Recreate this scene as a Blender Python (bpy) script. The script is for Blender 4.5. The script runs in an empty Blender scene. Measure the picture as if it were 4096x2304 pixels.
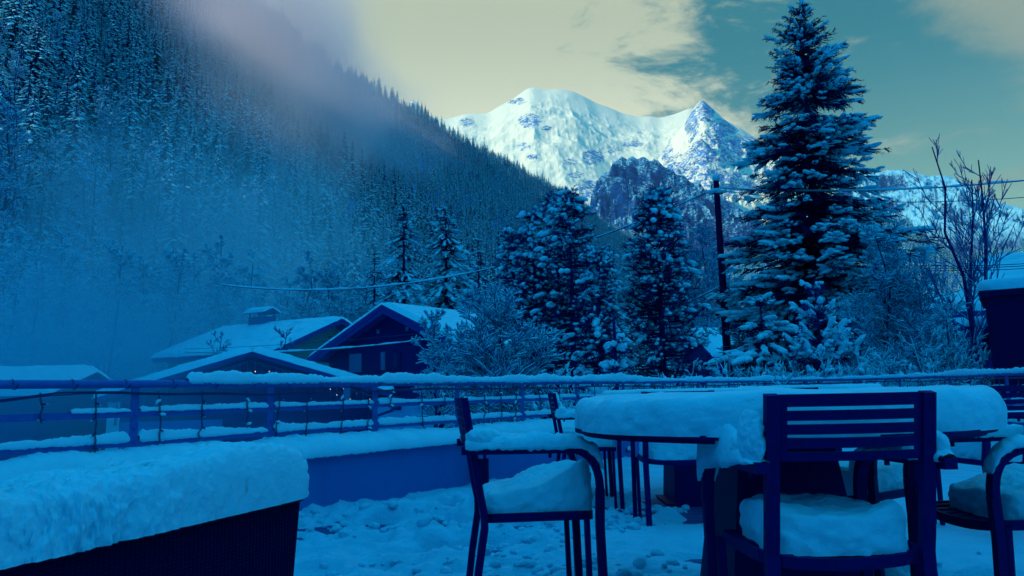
import bpy, math, random
import numpy as np

# ------------------------------------------------------------------ camera, world, sun
F, H = 780.0, 0.88
PITCH, ROLL = math.atan(103/780.0), 0.0197
scene = bpy.context.scene
col = scene.collection
cam = bpy.data.cameras.new('camera'); cam_ob = bpy.data.objects.new('camera', cam); col.objects.link(cam_ob)
cam.sensor_width = 36.0; cam.lens = 36.0*F/1024.0
cam.clip_start = 0.05; cam.clip_end = 40000.0
from mathutils import Matrix, Vector
cam_ob.matrix_world = Matrix.Translation((0, 0, H)) @ Matrix.Rotation(math.pi/2+PITCH, 4, 'X') @ Matrix.Rotation(-ROLL, 4, 'Z')
scene.camera = cam_ob

SUN_AZ, SUN_EL = math.radians(-104), math.radians(33)      # azimuth from +Y towards +X
world = bpy.data.worlds.new("World"); scene.world = world; world.use_nodes = True
scene.view_settings.view_transform = 'Standard'; scene.view_settings.look = 'None'
scene.view_settings.exposure = 0.0; scene.view_settings.gamma = 1.0
scene.render.resolution_x, scene.render.resolution_y = 1024, 576
cy = scene.cycles
cy.use_denoising = True
cy.max_bounces = 5; cy.diffuse_bounces = 3; cy.glossy_bounces = 2; cy.volume_bounces = 1; cy.transparent_max_bounces = 12
cy.use_adaptive_sampling = True

sun = bpy.data.lights.new('sun', 'SUN'); sun.energy = 3.9; sun.angle = math.radians(0.5); sun.color = (1.0, 0.90, 0.66)
sun_ob = bpy.data.objects.new('sun', sun); col.objects.link(sun_ob)
sd = Vector((math.sin(SUN_AZ)*math.cos(SUN_EL), math.cos(SUN_AZ)*math.cos(SUN_EL), math.sin(SUN_EL)))
sun_ob.rotation_euler = (-sd).to_track_quat('-Z', 'Y').to_euler()

class NT:
    """small node-tree writer"""
    def __init__(s, tree): s.t = tree; s.n = tree.nodes; s.l = tree.links
    def new(s, kind, **kw):
        n = s.n.new(kind)
        for k, v in kw.items(): setattr(n, k, v)
        return n
    def put(s, sock, v):
        if isinstance(v, bpy.types.NodeSocket): s.l.new(v, sock)
        elif v is not None:
            if sock.type == 'RGBA' and len(v) == 3: v = (*v, 1)
            sock.default_value = v
    def math(s, op, a, b=None, c=None, clamp=False):
        n = s.new('ShaderNodeMath', operation=op, use_clamp=clamp)
        for i, v in enumerate((a, b, c)):
            if v is not None: s.put(n.inputs[i], v)
        return n.outputs[0]
    def mix(s, f, a, b, blend='MIX'):
        n = s.new('ShaderNodeMix', data_type='RGBA', blend_type=blend, clamp_factor=True)
        s.put(n.inputs[0], f); s.put(n.inputs[6], a); s.put(n.inputs[7], b)
        return n.outputs[2]
    def ramp(s, v, lo, hi, a=0.0, b=1.0):
        n = s.new('ShaderNodeMapRange', interpolation_type='SMOOTHSTEP')
        s.put(n.inputs[0], v); n.inputs[1].default_value = lo; n.inputs[2].default_value = hi
        n.inputs[3].default_value = a; n.inputs[4].default_value = b
        return n.outputs[0]
    def noise(s, vec, scale, detail=4.0, rough=0.55, dist=0.0):
        n = s.new('ShaderNodeTexNoise')
        if vec is not None: s.l.new(vec, n.inputs['Vector'])
        n.inputs['Scale'].default_value = scale; n.inputs['Detail'].default_value = detail
        n.inputs['Roughness'].default_value = rough; n.inputs['Distortion'].default_value = dist
        return n.outputs[0]
    def mapping(s, vec, scale=(1, 1, 1), rot=(0, 0, 0), loc=(0, 0, 0)):
        n = s.new('ShaderNodeMapping'); s.l.new(vec, n.inputs[0])
        n.inputs['Scale'].default_value = scale; n.inputs['Rotation'].default_value = rot; n.inputs['Location'].default_value = loc
        return n.outputs[0]

w = NT(world.node_tree); w.n.clear()
tc = w.new('ShaderNodeTexCoord'); dirv = tc.outputs['Generated']
sp = w.new('ShaderNodeSeparateXYZ'); w.l.new(dirv, sp.inputs[0])
dx, dy, dz = sp.outputs
ysafe = w.math('MAXIMUM', dy, 0.05)
u = w.math('DIVIDE', dx, ysafe); v = w.math('DIVIDE', dz, ysafe)
front = w.ramp(dy, 0.35, 0.75)
# clear sky: greenish near the horizon, teal higher up, deep blue overhead and behind
el = w.ramp(dz, 0.02, 0.42)
clear = w.mix(el, (0.38, 0.62, 0.42), (0.030, 0.17, 0.20))
warpn = w.noise(w.mapping(dirv, scale=(7, 7, 17)), 1.0, 8.0, 0.66, 0.35)
wv = w.math('MULTIPLY_ADD', warpn, 0.62, -0.31)
edge = w.math('ADD', u, wv)
edge = w.math('MULTIPLY_ADD', v, 0.35, edge)
bank = w.ramp(edge, 0.31, 0.44, 1.0, 0.0)
wisp = w.noise(w.mapping(dirv, scale=(5.0, 5.0, 15), rot=(0, math.radians(-20), 0), loc=(1.7, 0.3, 2.2)), 1.3, 9.0, 0.66, 0.4)
wisp = w.ramp(wisp, 0.50, 0.66)
wisp = w.math('MULTIPLY', wisp, w.ramp(v, 0.14, 0.30))
wisp = w.math('MULTIPLY', wisp, 0.7)
corner = w.ramp(w.math('ADD', w.math('ADD', u, v), w.math('MULTIPLY', wv, 0.5)), 1.02, 1.18)
cmask = w.math('MAXIMUM', w.math('MAXIMUM', bank, wisp), corner)
cloudcol = w.mix(w.ramp(v, 0.12, 0.52), (1.12, 1.12, 0.80), (0.52, 0.55, 0.37))
cloudcol = w.mix(w.ramp(u, 0.2, 0.65), cloudcol, (0.30, 0.34, 0.24))
skyc = w.mix(cmask, clear, cloudcol)
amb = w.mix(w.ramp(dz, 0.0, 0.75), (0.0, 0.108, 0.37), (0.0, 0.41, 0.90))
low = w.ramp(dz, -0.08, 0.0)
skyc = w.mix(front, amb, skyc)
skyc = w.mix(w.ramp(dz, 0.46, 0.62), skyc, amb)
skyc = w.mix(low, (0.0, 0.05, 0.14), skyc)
nish = w.new('ShaderNodeTexSky', sky_type='NISHITA'); nish.sun_disc = False
nish.sun_elevation = SUN_EL; nish.sun_rotation = SUN_AZ
ntint = w.mix(1.0, nish.outputs[0], (0.01, 0.05, 0.12), 'MULTIPLY')
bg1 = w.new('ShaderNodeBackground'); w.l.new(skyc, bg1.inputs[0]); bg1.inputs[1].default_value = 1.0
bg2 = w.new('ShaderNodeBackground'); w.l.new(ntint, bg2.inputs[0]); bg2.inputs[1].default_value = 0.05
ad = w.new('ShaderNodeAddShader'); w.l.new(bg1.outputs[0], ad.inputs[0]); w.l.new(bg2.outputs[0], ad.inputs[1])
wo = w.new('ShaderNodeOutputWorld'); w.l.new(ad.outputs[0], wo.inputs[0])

# ------------------------------------------------------------------ geometry maths
def ray(px, py):
    x = (px-512)/F; y = (288-py)/F
    c, s = math.cos(ROLL), math.sin(ROLL)
    xr = c*x+s*y; yr = -s*x+c*y
    return np.array([xr, math.cos(PITCH)-math.sin(PITCH)*yr, math.sin(PITCH)+math.cos(PITCH)*yr])
def P(px, py, Y):
    d = ray(px, py); return np.array([0, 0, H])+d*(Y/d[1])
def G(px, py, z=0.0):
    d = ray(px, py); return np.array([0, 0, H])+d*((z-H)/d[2])
A = np.array
def nrm(v):
    v = np.asarray(v, float); return v/np.maximum(np.linalg.norm(v, axis=-1, keepdims=True), 1e-9)

def _hash(i, j, k, s):
    h = (i*374761393 + j*668265263 + k*2147483647 + s*1274126177) & 0xffffffff
    h = ((h ^ (h >> 13))*1274126177) & 0xffffffff
    h = ((h ^ (h >> 16))*2246822519) & 0xffffffff
    return ((h ^ (h >> 15)) & 0xffffff)/float(0xffffff)
def vnoise(p, seed=0):
    p = np.asarray(p, float); i = np.floor(p).astype(np.int64); f = p-i; f = f*f*f*(f*(f*6-15)+10)
    out = 0
    for a in (0, 1):
        for b in (0, 1):
            for c in (0, 1):
                wgt = (f[..., 0] if a else 1-f[..., 0])*(f[..., 1] if b else 1-f[..., 1])*(f[..., 2] if c else 1-f[..., 2])
                out = out+wgt*_hash(i[..., 0]+a, i[..., 1]+b, i[..., 2]+c, seed)
    return out*2-1
def fbm(p, octs=4, seed=0, gain=0.5, lac=2.03):
    p = np.asarray(p, float); s = 0; amp = 1; n = 0
    for o in range(octs):
        s = s+amp*vnoise(p*lac**o+o*17.3, seed+o); n += amp; amp *= gain
    return s/n
def ridged(p, octs=5, seed=0, gain=0.55, lac=2.1):
    p = np.asarray(p, float); s = 0; amp = 1; n = 0
    for o in range(octs):
        s = s+amp*(1-np.abs(vnoise(p*lac**o+o*11.7, seed+o))*2); n += amp; amp *= gain
    return s/n

class MB:
    """collects geometry, builds ONE mesh object"""
    def __init__(s): s.v = []; s.f = []; s.m = []; s.n = 0; s.attr = []
    def add(s, v, f, mat=0):
        v = np.asarray(v, float).reshape(-1, 3); f = np.asarray(f, np.int64)
        if len(v) == 0 or len(f) == 0: return s
        s.v.append(v); s.f.append(f+s.n); s.m.append(mat); s.n += len(v); return s
    def mesh(s, name, mats, smooth=False):
        me = bpy.data.meshes.new(name)
        V = np.concatenate(s.v) if s.v else np.zeros((0, 3))
        me.vertices.add(len(V)); me.vertices.foreach_set('co', V.astype(np.float32).ravel())
        loops = np.concatenate([f.ravel() for f in s.f]) if s.f else np.zeros(0, int)
        sizes = np.concatenate([np.full(len(f), f.shape[1]) for f in s.f]) if s.f else np.zeros(0, int)
        starts = np.concatenate([[0], np.cumsum(sizes)[:-1]]) if len(sizes) else sizes
        me.loops.add(len(loops)); me.loops.foreach_set('vertex_index', loops.astype(np.int32))
        me.polygons.add(len(sizes)); me.polygons.foreach_set('loop_start', starts.astype(np.int32))
        me.polygons.foreach_set('loop_total', sizes.astype(np.int32))
        mi = np.concatenate([np.full(len(f), m) for f, m in zip(s.f, s.m)]) if s.f else np.zeros(0, int)
        for m in (mats if isinstance(mats, (list, tuple)) else [mats]): me.materials.append(m)
        me.polygons.foreach_set('material_index', mi.astype(np.int32))
        me.polygons.foreach_set('use_smooth', np.full(len(sizes), smooth))
        me.update(calc_edges=True); me.validate()
        return me
    def build(s, name, mats, parent=None, smooth=False, loc=None):
        o = bpy.data.objects.new(name, s.mesh(name, mats, smooth)); col.objects.link(o)
        if parent is not None: o.parent = parent
        if loc is not None: o.location = loc
        return o

def box(mb, c, size, rz=0.0, mat=0, taper=1.0, M=None):
    """box centred at c; taper scales the bottom in x,y"""
    sx, sy, sz = [q/2 for q in size]
    v = A([[x*sx*(taper if z < 0 else 1), y*sy*(taper if z < 0 else 1), z*sz] for z in (-1, 1) for y in (-1, 1) for x in (-1, 1)])
    cc, ss = math.cos(rz), math.sin(rz)
    v = v @ A([[cc, ss, 0], [-ss, cc, 0], [0, 0, 1]])
    v = v+A(c)
    mb.add(v, [[0, 2, 3, 1], [4, 5, 7, 6], [0, 1, 5, 4], [2, 6, 7, 3], [0, 4, 6, 2], [1, 3, 7, 5]], mat)
def prism(mb, poly, off, mat=0):
    """closed prism: polygon (n x 3) and its copy moved by off"""
    poly = A(poly, float) if False else np.asarray(poly, float); n = len(poly)
    v = np.concatenate([poly, poly+A(off)])
    mb.add(v, [[i, (i+1) % n, n+(i+1) % n, n+i] for i in range(n)], mat)
    mb.add(v, [list(range(n))[::-1]], mat); mb.add(v, [list(range(n, 2*n))], mat)
def basis(d):
    d = nrm(d); up = np.where(np.abs(d[..., 2:3]) > 0.9, A([1., 0, 0]), A([0, 0, 1.]))
    a = nrm(np.cross(d, up)); b = np.cross(a, d)
    return a, b
def segs(mb, P0, P1, r0, r1, mat=0, n=4):
    """many tapered prisms at once"""
    P0 = np.asarray(P0, float).reshape(-1, 3); P1 = np.asarray(P1, float).reshape(-1, 3)
    k = len(P0)
    if k == 0: return
    r0 = np.broadcast_to(np.asarray(r0, float), (k,)); r1 = np.broadcast_to(np.asarray(r1, float), (k,))
    a, b = basis(P1-P0)
    th = np.arange(n)*2*math.pi/n
    ring = a[:, None, :]*np.cos(th)[None, :, None]+b[:, None, :]*np.sin(th)[None, :, None]
    v = np.concatenate([P0[:, None]+ring*r0[:, None, None], P1[:, None]+ring*r1[:, None, None]], 1)
    base = (np.arange(k)*2*n)[:, None, None]
    q = A([[i, (i+1) % n, n+(i+1) % n, n+i] for i in range(n)])[None]
    mb.add(v.reshape(-1, 3), (base+q).reshape(-1, 4), mat)
    caps = A([list(range(n, 2*n)), list(range(n))[::-1]])[None]
    mb.add(np.zeros((0, 3)), np.zeros((0, n)), mat)
    mb.f.append((base+caps).reshape(-1, n)+mb.n-len(v.reshape(-1, 3))); mb.m.append(mat)
def spikes(mb, P0, P1, wdt, mat=0):
    """thin three-sided spindles (needled twigs)"""
    P0 = np.asarray(P0, float).reshape(-1, 3); P1 = np.asarray(P1, float).reshape(-1, 3); k = len(P0)
    if k == 0: return
    a, b = basis(P1-P0); wdt = np.broadcast_to(np.asarray(wdt, float), (k,))[:, None]
    m = P0*0.6+P1*0.4
    ring = [m+a*wdt, m+(-0.5*a+0.6*b)*wdt, m+(-0.5*a-0.6*b)*wdt]
    v = np.stack([P0]+ring+[P1], 1)
    f = A([[0, 2, 1], [0, 3, 2], [0, 1, 3], [4, 1, 2], [4, 2, 3], [4, 3, 1]])
    mb.add(v.reshape(-1, 3), ((np.arange(k)*5)[:, None, None]+f[None]).reshape(-1, 3), mat)
def _ico(sub):
    t = (1+5**.5)/2
    v = [[-1, t, 0], [1, t, 0], [-1, -t, 0], [1, -t, 0], [0, -1, t], [0, 1, t], [0, -1, -t], [0, 1, -t], [t, 0, -1], [t, 0, 1], [-t, 0, -1], [-t, 0, 1]]
    f = [[0, 11, 5], [0, 5, 1], [0, 1, 7], [0, 7, 10], [0, 10, 11], [1, 5, 9], [5, 11, 4], [11, 10, 2], [10, 7, 6], [7, 1, 8],
         [3, 9, 4], [3, 4, 2], [3, 2, 6], [3, 6, 8], [3, 8, 9], [4, 9, 5], [2, 4, 11], [6, 2, 10], [8, 6, 7], [9, 8, 1]]
    v = [list(nrm(A(q, float) if False else np.array(q, float))) for q in v]
    for _ in range(sub):
        c = {}; nf = []
        def mid(a, b):
            k = (min(a, b), max(a, b))
            if k not in c: v.append(list(nrm(A(v[a])+A(v[b])))); c[k] = len(v)-1
            return c[k]
        for a, b, d in f:
            x, y, z = mid(a, b), mid(b, d), mid(d, a); nf += [[a, x, z], [b, y, x], [d, z, y], [x, y, z]]
        f = nf
    return A(v), A(f)
ICO = [_ico(0), _ico(1), _ico(2), _ico(3), _ico(4)]
def blobs(mb, C, D, L, W, T, rng, mat=0, sub=0, jit=0.25):
    """many lumps: centre C, long axis D, half length L, half width W, half height T"""
    C = np.asarray(C, float).reshape(-1, 3); k = len(C)
    if k == 0: return
    D = nrm(np.broadcast_to(np.asarray(D, float), (k, 3))); a, b = basis(D)
    L, W, T = [np.broadcast_to(np.asarray(q, float), (k,))[:, None, None] for q in (L, W, T)]
    iv, jf = ICO[sub]
    j = 1+rng.uniform(-jit, jit, (k, len(iv), 1))
    v = C[:, None]+(D[:, None]*iv[None, :, 0:1]*L+a[:, None]*iv[None, :, 1:2]*W+b[:, None]*iv[None, :, 2:3]*T)*j
    mb.add(v.reshape(-1, 3), ((np.arange(k)*len(iv))[:, None, None]+jf[None]).reshape(-1, 3), mat)
def clod(mb, c, size, seed=0, mat=0, d=None, rough=.35, f=14.0):
    """one crumbly lump of snow"""
    iv, jf = ICO[4]; c = np.array(c, float); sz = np.array(size, float)
    v = iv*sz; v = v*(1+rough*fbm((v+c)*f, 4, seed)+.12*fbm((v+c)*f*5, 3, seed+3))[:, None]
    if d is not None: dd = nrm(np.array([d], float)); a, b = basis(dd); v = v[:, :1]*dd+v[:, 1:2]*a+v[:, 2:]*b
    mb.add(v+c, jf, mat)
def tube(mb, pts, r, n=10, mat=0, flat=None, cap=True):
    """one continuous tube along pts (mitred); flat=(w,h) gives a rectangular section"""
    pts = np.asarray(pts, float); k = len(pts)
    t = np.zeros_like(pts); t[1:-1] = nrm(nrm(pts[1:-1]-pts[:-2])+nrm(pts[2:]-pts[1:-1])); t[0] = nrm(pts[1]-pts[0]); t[-1] = nrm(pts[-1]-pts[-2])
    a, b = basis(t)
    for i in range(1, k):
        if np.dot(a[i], a[i-1]) < 0: a[i] = -a[i]; b[i] = -b[i]
        if np.dot(b[i], b[i-1]) < 0.2 or abs(np.dot(a[i], a[i-1])) < 0.7:
            a[i] = nrm(a[i-1]-t[i]*np.dot(a[i-1], t[i])); b[i] = np.cross(a[i], t[i])
    if flat:
        n = 4; sec = A([[1, 1], [-1, 1], [-1, -1], [1, -1]])*A([flat[0]/2, flat[1]/2])
    else:
        th = np.arange(n)*2*math.pi/n; sec = np.stack([np.cos(th), np.sin(th)], 1)
    r = np.broadcast_to(np.asarray(1.0 if flat else r, float), (k,))
    v = pts[:, None]+(a[:, None]*sec[None, :, 0:1]+b[:, None]*sec[None, :, 1:2])*r[:, None, None]
    f = [[i*n+j, i*n+(j+1) % n, (i+1)*n+(j+1) % n, (i+1)*n+j] for i in range(k-1) for j in range(n)]
    mb.add(v.reshape(-1, 3), f, mat)
    if cap:
        o = mb.n-k*n
        mb.f.append(A([[o+j for j in range(n)][::-1], [o+(k-1)*n+j for j in range(n)]])); mb.m.append(mat)
def snow_line(mb, pts, w0, h0, seed=0, step=0.02, mat=0, amp=0.35, sink=0.3, gaps=0.0, n=9):
    """lumpy snow lying along a bar"""
    pts = np.asarray(pts, float)
    d = np.r_[0, np.cumsum(np.linalg.norm(np.diff(pts, axis=0), axis=1))]
    k = max(4, int(d[-1]/step)); s = np.linspace(0, d[-1], k)
    c = np.stack([np.interp(s, d, pts[:, i]) for i in range(3)], 1)
    t = nrm(np.gradient(c, axis=0)); a = nrm(np.cross(t, A([0, 0, 1.])))
    nz = fbm(np.stack([s*2.2, s*0+seed*7.1, s*0], 1), 3, seed)
    nz2 = fbm(np.stack([s*14, s*0+seed*3.1, s*0], 1), 3, seed+5)
    hh = h0*np.clip(1+amp*2.4*nz+amp*0.9*nz2, 0.12, 3)
    if gaps: hh = hh*np.clip((nz+0.55-gaps)*4, 0.03, 1)
    endf = np.clip(np.minimum(s, d[-1]-s)/(h0*0.8)+0.15, 0, 1)**0.5
    hh = hh*endf; ww = w0*(1+0.25*amp*fbm(np.stack([s*9, s*0, s*0+seed], 1), 2, seed+9))*(0.75+0.25*endf)
    th = np.linspace(-0.35, math.pi+0.35, n)
    cs, sn = np.cos(th), np.sin(th)
    v = c[:, None]+a[:, None]*(cs[None, :, None]*ww[:, None, None])+A([0, 0, 1.])*(np.maximum(sn, -sink)[None, :, None]*hh[:, None, None])
    q = fbm(v*A([60, 60, 60]), 2, seed+3)[..., None]*min(h0, 0.05)*0.18
    v = v+A([0, 0, 1.])*q
    f = [[i*n+j, i*n+j+1, (i+1)*n+j+1, (i+1)*n+j] for i in range(k-1) for j in range(n-1)]+[[i*n+n-1, i*n, (i+1)*n, (i+1)*n+n-1] for i in range(k-1)]
    mb.add(v.reshape(-1, 3), f, mat)
def snow_pad(mb, rfun, h, nth=96, nr=40, seed=0, hfun=None, bulge=0.04, lump=0.02, freq=7.0, mat=0, fine=0.006, edge=0.5, M=None, zs=1.0):
    """snow slab standing on z=0 over the outline rfun(theta); rounded shoulders, crumbly sides"""
    th = np.linspace(0, 2*math.pi, nth, endpoint=False); R = rfun(th)
    out = []
    ns = nr//2
    for i in range(ns):                       # side, from bottom up round the shoulder
        q = i/(ns-1.0); ang = q*math.pi/2
        zz = math.sin(ang)**0.9; rr = 1-(1-math.cos(ang)**0.8)*edge*0.5
        x = (R*(rr)+bulge*math.sin(q*math.pi)*0.7+bulge*0.2)*np.cos(th); y = (R*rr+bulge*math.sin(q*math.pi)*0.7+bulge*0.2)*np.sin(th)
        out.append(np.stack([x, y, np.full(nth, zz)], 1))
    r_in = 1-edge*0.5
    for i in range(1, nr-ns+1):
        q = 1-i/(nr-ns+0.0)
        out.append(np.stack([R*r_in*q*np.cos(th), R*r_in*q*np.sin(th), np.full(nth, 1.0)], 1))
    v = np.stack(out)                          # rings x nth x 3
    hh = h if hfun is None else h*hfun(v[..., 0], v[..., 1])
    base = v.copy(); v[..., 2] = base[..., 2]*hh
    p = v*A([1, 1, zs])*freq
    n1 = fbm(p+seed*3.7, 4, seed); n2 = fbm(p*4.5+seed, 3, seed+31)
    side = 1-np.abs(base[..., 2])**3
    cen = nrm(np.stack([v[..., 0], v[..., 1], np.zeros_like(v[..., 0])+1e-6], -1))
    v = v+cen*(side*(n1*lump*1.6+n2*fine*1.6))[..., None]
    v[..., 2] += base[..., 2]*(n1*lump+n2*fine)
    k = len(v); f = [[i*nth+j, i*nth+(j+1) % nth, (i+1)*nth+(j+1) % nth, (i+1)*nth+j] for i in range(k-1) for j in range(nth)]
    v = v.reshape(-1, 3)
    if M is not None: v = v @ M[:3, :3].T+M[:3, 3]
    mb.add(v, f, mat)
def rrect(wd, dp, e=5.0):
    """outline of a rounded rectangle in polar form"""
    return lambda th: 1/((np.abs(np.cos(th))/(wd/2))**e+(np.abs(np.sin(th))/(dp/2))**e)**(1/e)
def Mz(rz, loc=(0, 0, 0)):
    c, s = math.cos(rz), math.sin(rz); M = np.eye(4); M[:2, :2] = [[c, -s], [s, c]]; M[:3, 3] = loc; return M

# ------------------------------------------------------------------ object helpers
def tag(o, label=None, cat=None, group=None, kind=None):
    if label: o['label'] = label
    if cat: o['category'] = cat
    if group: o['group'] = group
    if kind: o['kind'] = kind
    return o
def empty(name, loc=(0, 0, 0), rz=0.0):
    o = bpy.data.objects.new(name, None); o.location = tuple(loc); o.rotation_euler = (0, 0, rz); o.empty_display_size = 0.2
    col.objects.link(o); return o
def copy_tree(o, parent=None):
    c = o.copy(); col.objects.link(c)
    if parent is not None: c.parent = parent
    for ch in list(o.children): copy_tree(ch, c)
    return c

# ------------------------------------------------------------------ materials
def material(name):
    m = bpy.data.materials.new(name); m.use_nodes = True
    t = NT(m.node_tree); b = t.n['Principled BSDF']
    return m, t, b
def objco(t): return t.new('ShaderNodeTexCoord').outputs['Object']
def bump(t, b, h, strength, dist):
    n = t.new('ShaderNodeBump'); n.inputs['Strength'].default_value = strength; n.inputs['Distance'].default_value = dist
    t.l.new(h, n.inputs['Height']); t.l.new(n.outputs[0], b.inputs['Normal'])
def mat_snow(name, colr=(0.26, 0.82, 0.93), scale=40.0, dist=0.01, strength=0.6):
    m, t, b = material(name); co = objco(t)
    n1 = t.noise(co, scale, 6, 0.65); n2 = t.noise(co, scale*0.13, 3)
    h = t.math('MULTIPLY_ADD', n2, 1.6, n1)
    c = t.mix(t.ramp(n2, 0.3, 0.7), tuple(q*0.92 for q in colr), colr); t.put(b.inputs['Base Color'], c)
    b.inputs['Roughness'].default_value = 0.75; b.inputs['Specular IOR Level'].default_value = 0.25
    bump(t, b, h, strength, dist); return m
def mat_plain(name, c1, c2=None, scale=8.0, rough=0.6, spec=0.4, bdist=0.003, bstr=0.4, stretch=(1, 1, 1), metal=0.0):
    m, t, b = material(name); co = t.mapping(objco(t), scale=stretch)
    n = t.noise(co, scale, 6, 0.6)
    bc = t.mix(t.ramp(n, 0.3, 0.7), c1, c2 or tuple(q*1.35 for q in c1))
    if name == 'parapet_plaster':
        st = t.noise(t.mapping(objco(t), scale=(1, 1, .35)), 3.5, 5, .7); bc = t.mix(t.math('MULTIPLY', t.ramp(st, .52, .72), .35), bc, (.006, .09, .30))
    t.put(b.inputs['Base Color'], bc)
    b.inputs['Roughness'].default_value = rough; b.inputs['Specular IOR Level'].default_value = spec; b.inputs['Metallic'].default_value = metal
    if bstr: bump(t, b, n, bstr, bdist)
    return m
M = {}
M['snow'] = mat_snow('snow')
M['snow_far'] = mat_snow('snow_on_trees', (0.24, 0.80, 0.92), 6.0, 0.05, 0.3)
M['navy'] = mat_plain('dark_painted_steel', (0.003, 0.002, 0.085), (0.004, 0.003, 0.11), 30, 0.6, 0.12, 0.001, 0.2)
M['rail'] = mat_plain('galvanised_rail', (0.012, 0.10, 0.36), (0.018, 0.13, 0.42), 25, 0.55, 0.25, 0.001, 0.2)
M['wire'] = mat_plain('dark_cable', (0.012, 0.02, 0.10), None, 20, 0.6)
M['bulb'] = mat_plain('clear_bulb', (0.25, 0.45, 0.6), None, 20, 0.2, 0.8)
M['plaster'] = mat_plain('parapet_plaster', (0.01, 0.155, 0.43), (0.012, 0.175, 0.46), 3, 0.85, 0.2, 0.004, 0.5)
M['needle'] = mat_plain('needles', (0.001, 0.004, 0.06), (0.002, 0.012, 0.11), 3, 0.8, 0.15, bstr=0)
M['pine'] = mat_plain('pine_needles', (0.002, 0.012, 0.12), (0.004, 0.03, 0.20), 3, 0.8, 0.15, bstr=0)
M['bark'] = mat_plain('bark', (0.003, 0.008, 0.085), (0.008, 0.02, 0.15), 9, 0.9, 0.1, 0.02, 0.6, (1, 1, 0.3))
M['twig'] = mat_plain('frosted_twigs', (0.006, 0.05, 0.2), (0.015, 0.11, 0.30), 3, 0.9, 0.1, bstr=0)
M['wood_dark'] = mat_plain('dark_timber', (0.004, 0.006, 0.11), (0.008, 0.016, 0.16), 6, 0.8, 0.2, 0.01, 0.5, (1, 1, 12))
M['wood_green'] = mat_plain('weathered_boards', (0.09, 0.20, 0.22), (0.14, 0.27, 0.26), 5, 0.8, 0.2, 0.01, 0.5, (9, 9, 1))
M['fascia'] = mat_plain('roof_fascia', (0.008, 0.03, 0.22), (0.012, 0.05, 0.28), 6, 0.8, 0.2, 0.01, 0.5)
M['render'] = mat_plain('house_plaster', (0.05, 0.40, 0.66), (0.08, 0.5, 0.75), 1.5, 0.9, 0.1, 0.01, 0.5)
M['shutter'] = mat_plain('shutter_boards', (0.03, 0.17, 0.34), (0.05, 0.22, 0.40), 5, 0.8, 0.2, 0.006, 0.6, (12, 12, 1))
M['pane'] = mat_plain('window_glass', (0.01, 0.02, 0.08), None, 3, 0.12, 0.8, bstr=0)
M['black'] = mat_plain('dark_cladding', (0.001, 0.001, 0.045), (0.002, 0.002, 0.06), 5, 0.8, 0.15, 0.004, 0.5, (10, 10, 1))

def mat_wicker():
    m, t, b = material('dark_wicker'); co = objco(t)
    wv1 = t.new('ShaderNodeTexWave', bands_direction='X'); t.l.new(co, wv1.inputs[0]); wv1.inputs['Scale'].default_value = 22
    wv2 = t.new('ShaderNodeTexWave', bands_direction='Z'); t.l.new(co, wv2.inputs[0]); wv2.inputs['Scale'].default_value = 34
    h = t.math('MULTIPLY', wv1.outputs['Fac'], wv2.outputs['Fac'])
    t.put(b.inputs['Base Color'], t.mix(h, (0.001, 0.001, 0.03), (0.003, 0.003, 0.075)))
    b.inputs['Roughness'].default_value = 0.55; bump(t, b, h, 0.8, 0.004); return m
M['wicker'] = mat_wicker(); M['wicker'].node_tree.nodes['Principled BSDF'].inputs['Specular IOR Level'].default_value = .05
def mat_deck():
    m, t, b = material('deck_boards'); co = objco(t)
    wv = t.new('ShaderNodeTexWave', bands_direction='Y', wave_profile='SAW'); t.l.new(co, wv.inputs[0]); wv.inputs['Scale'].default_value = 2.3
    g = t.ramp(wv.outputs['Fac'], 0.0, 0.12)
    n = t.noise(t.mapping(co, scale=(1, 14, 1)), 4, 6)
    c = t.mix(n, (0.004, 0.03, 0.15), (0.012, 0.09, 0.28)); c = t.mix(g, (0.001, 0.003, 0.05), c)
    t.put(b.inputs['Base Color'], c); b.inputs['Roughness'].default_value = 0.7
    bump(t, b, t.math('MULTIPLY_ADD', n, 0.3, g), 0.7, 0.008); return m
M['deck'] = mat_deck()
def mat_mountain(name, rock, snowc, lo=0.42, hi=0.60, nscale=0.004, forest=None, bs=.55, bd=40.0):
    """snow and rock by steepness, broken up by noise and by the baked rock attribute"""
    m, t, b = material(name); co = objco(t)
    geo = t.new('ShaderNodeNewGeometry'); s2 = t.new('ShaderNodeSeparateXYZ'); t.l.new(geo.outputs['Normal'], s2.inputs[0])
    at = t.new('ShaderNodeAttribute', attribute_name='rock')
    n = t.noise(co, nscale, 9, 0.68); n2 = t.noise(t.mapping(co, scale=(1, 1, 2.2)), nscale*4, 7, 0.7)
    q = t.math('MULTIPLY_ADD', n, 0.5, s2.outputs[2]); q = t.math('MULTIPLY_ADD', n2, 0.62, q)
    rk = t.noise(t.mapping(co, scale=(1, 1, 1.7), rot=(0, .5, .3)), nscale*9, 9, 0.8, 1.2)
    q = t.math('SUBTRACT', q, t.math('MULTIPLY', at.outputs['Fac'], t.ramp(rk, .43, .56, 0.0, 1.4)))
    f = t.ramp(q, lo+0.56, hi+0.56)
    rc = t.mix(t.ramp(n2, 0.35, 0.65), rock, tuple(x*2.2 for x in rock))
    c = t.mix(f, rc, snowc)
    if forest:
        a2 = t.new('ShaderNodeAttribute', attribute_name='wood'); tr = t.noise(co, nscale*9, 4, 0.8)
        fm = t.math('MULTIPLY', a2.outputs['Fac'], t.ramp(tr, 0.36, 0.5)); c = t.mix(fm, c, forest)
    t.put(b.inputs['Base Color'], c); b.inputs['Roughness'].default_value = 0.9; b.inputs['Specular IOR Level'].default_value = 0.0
    bump(t, b, t.math('ADD', n, n2), bs, bd); return m
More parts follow.
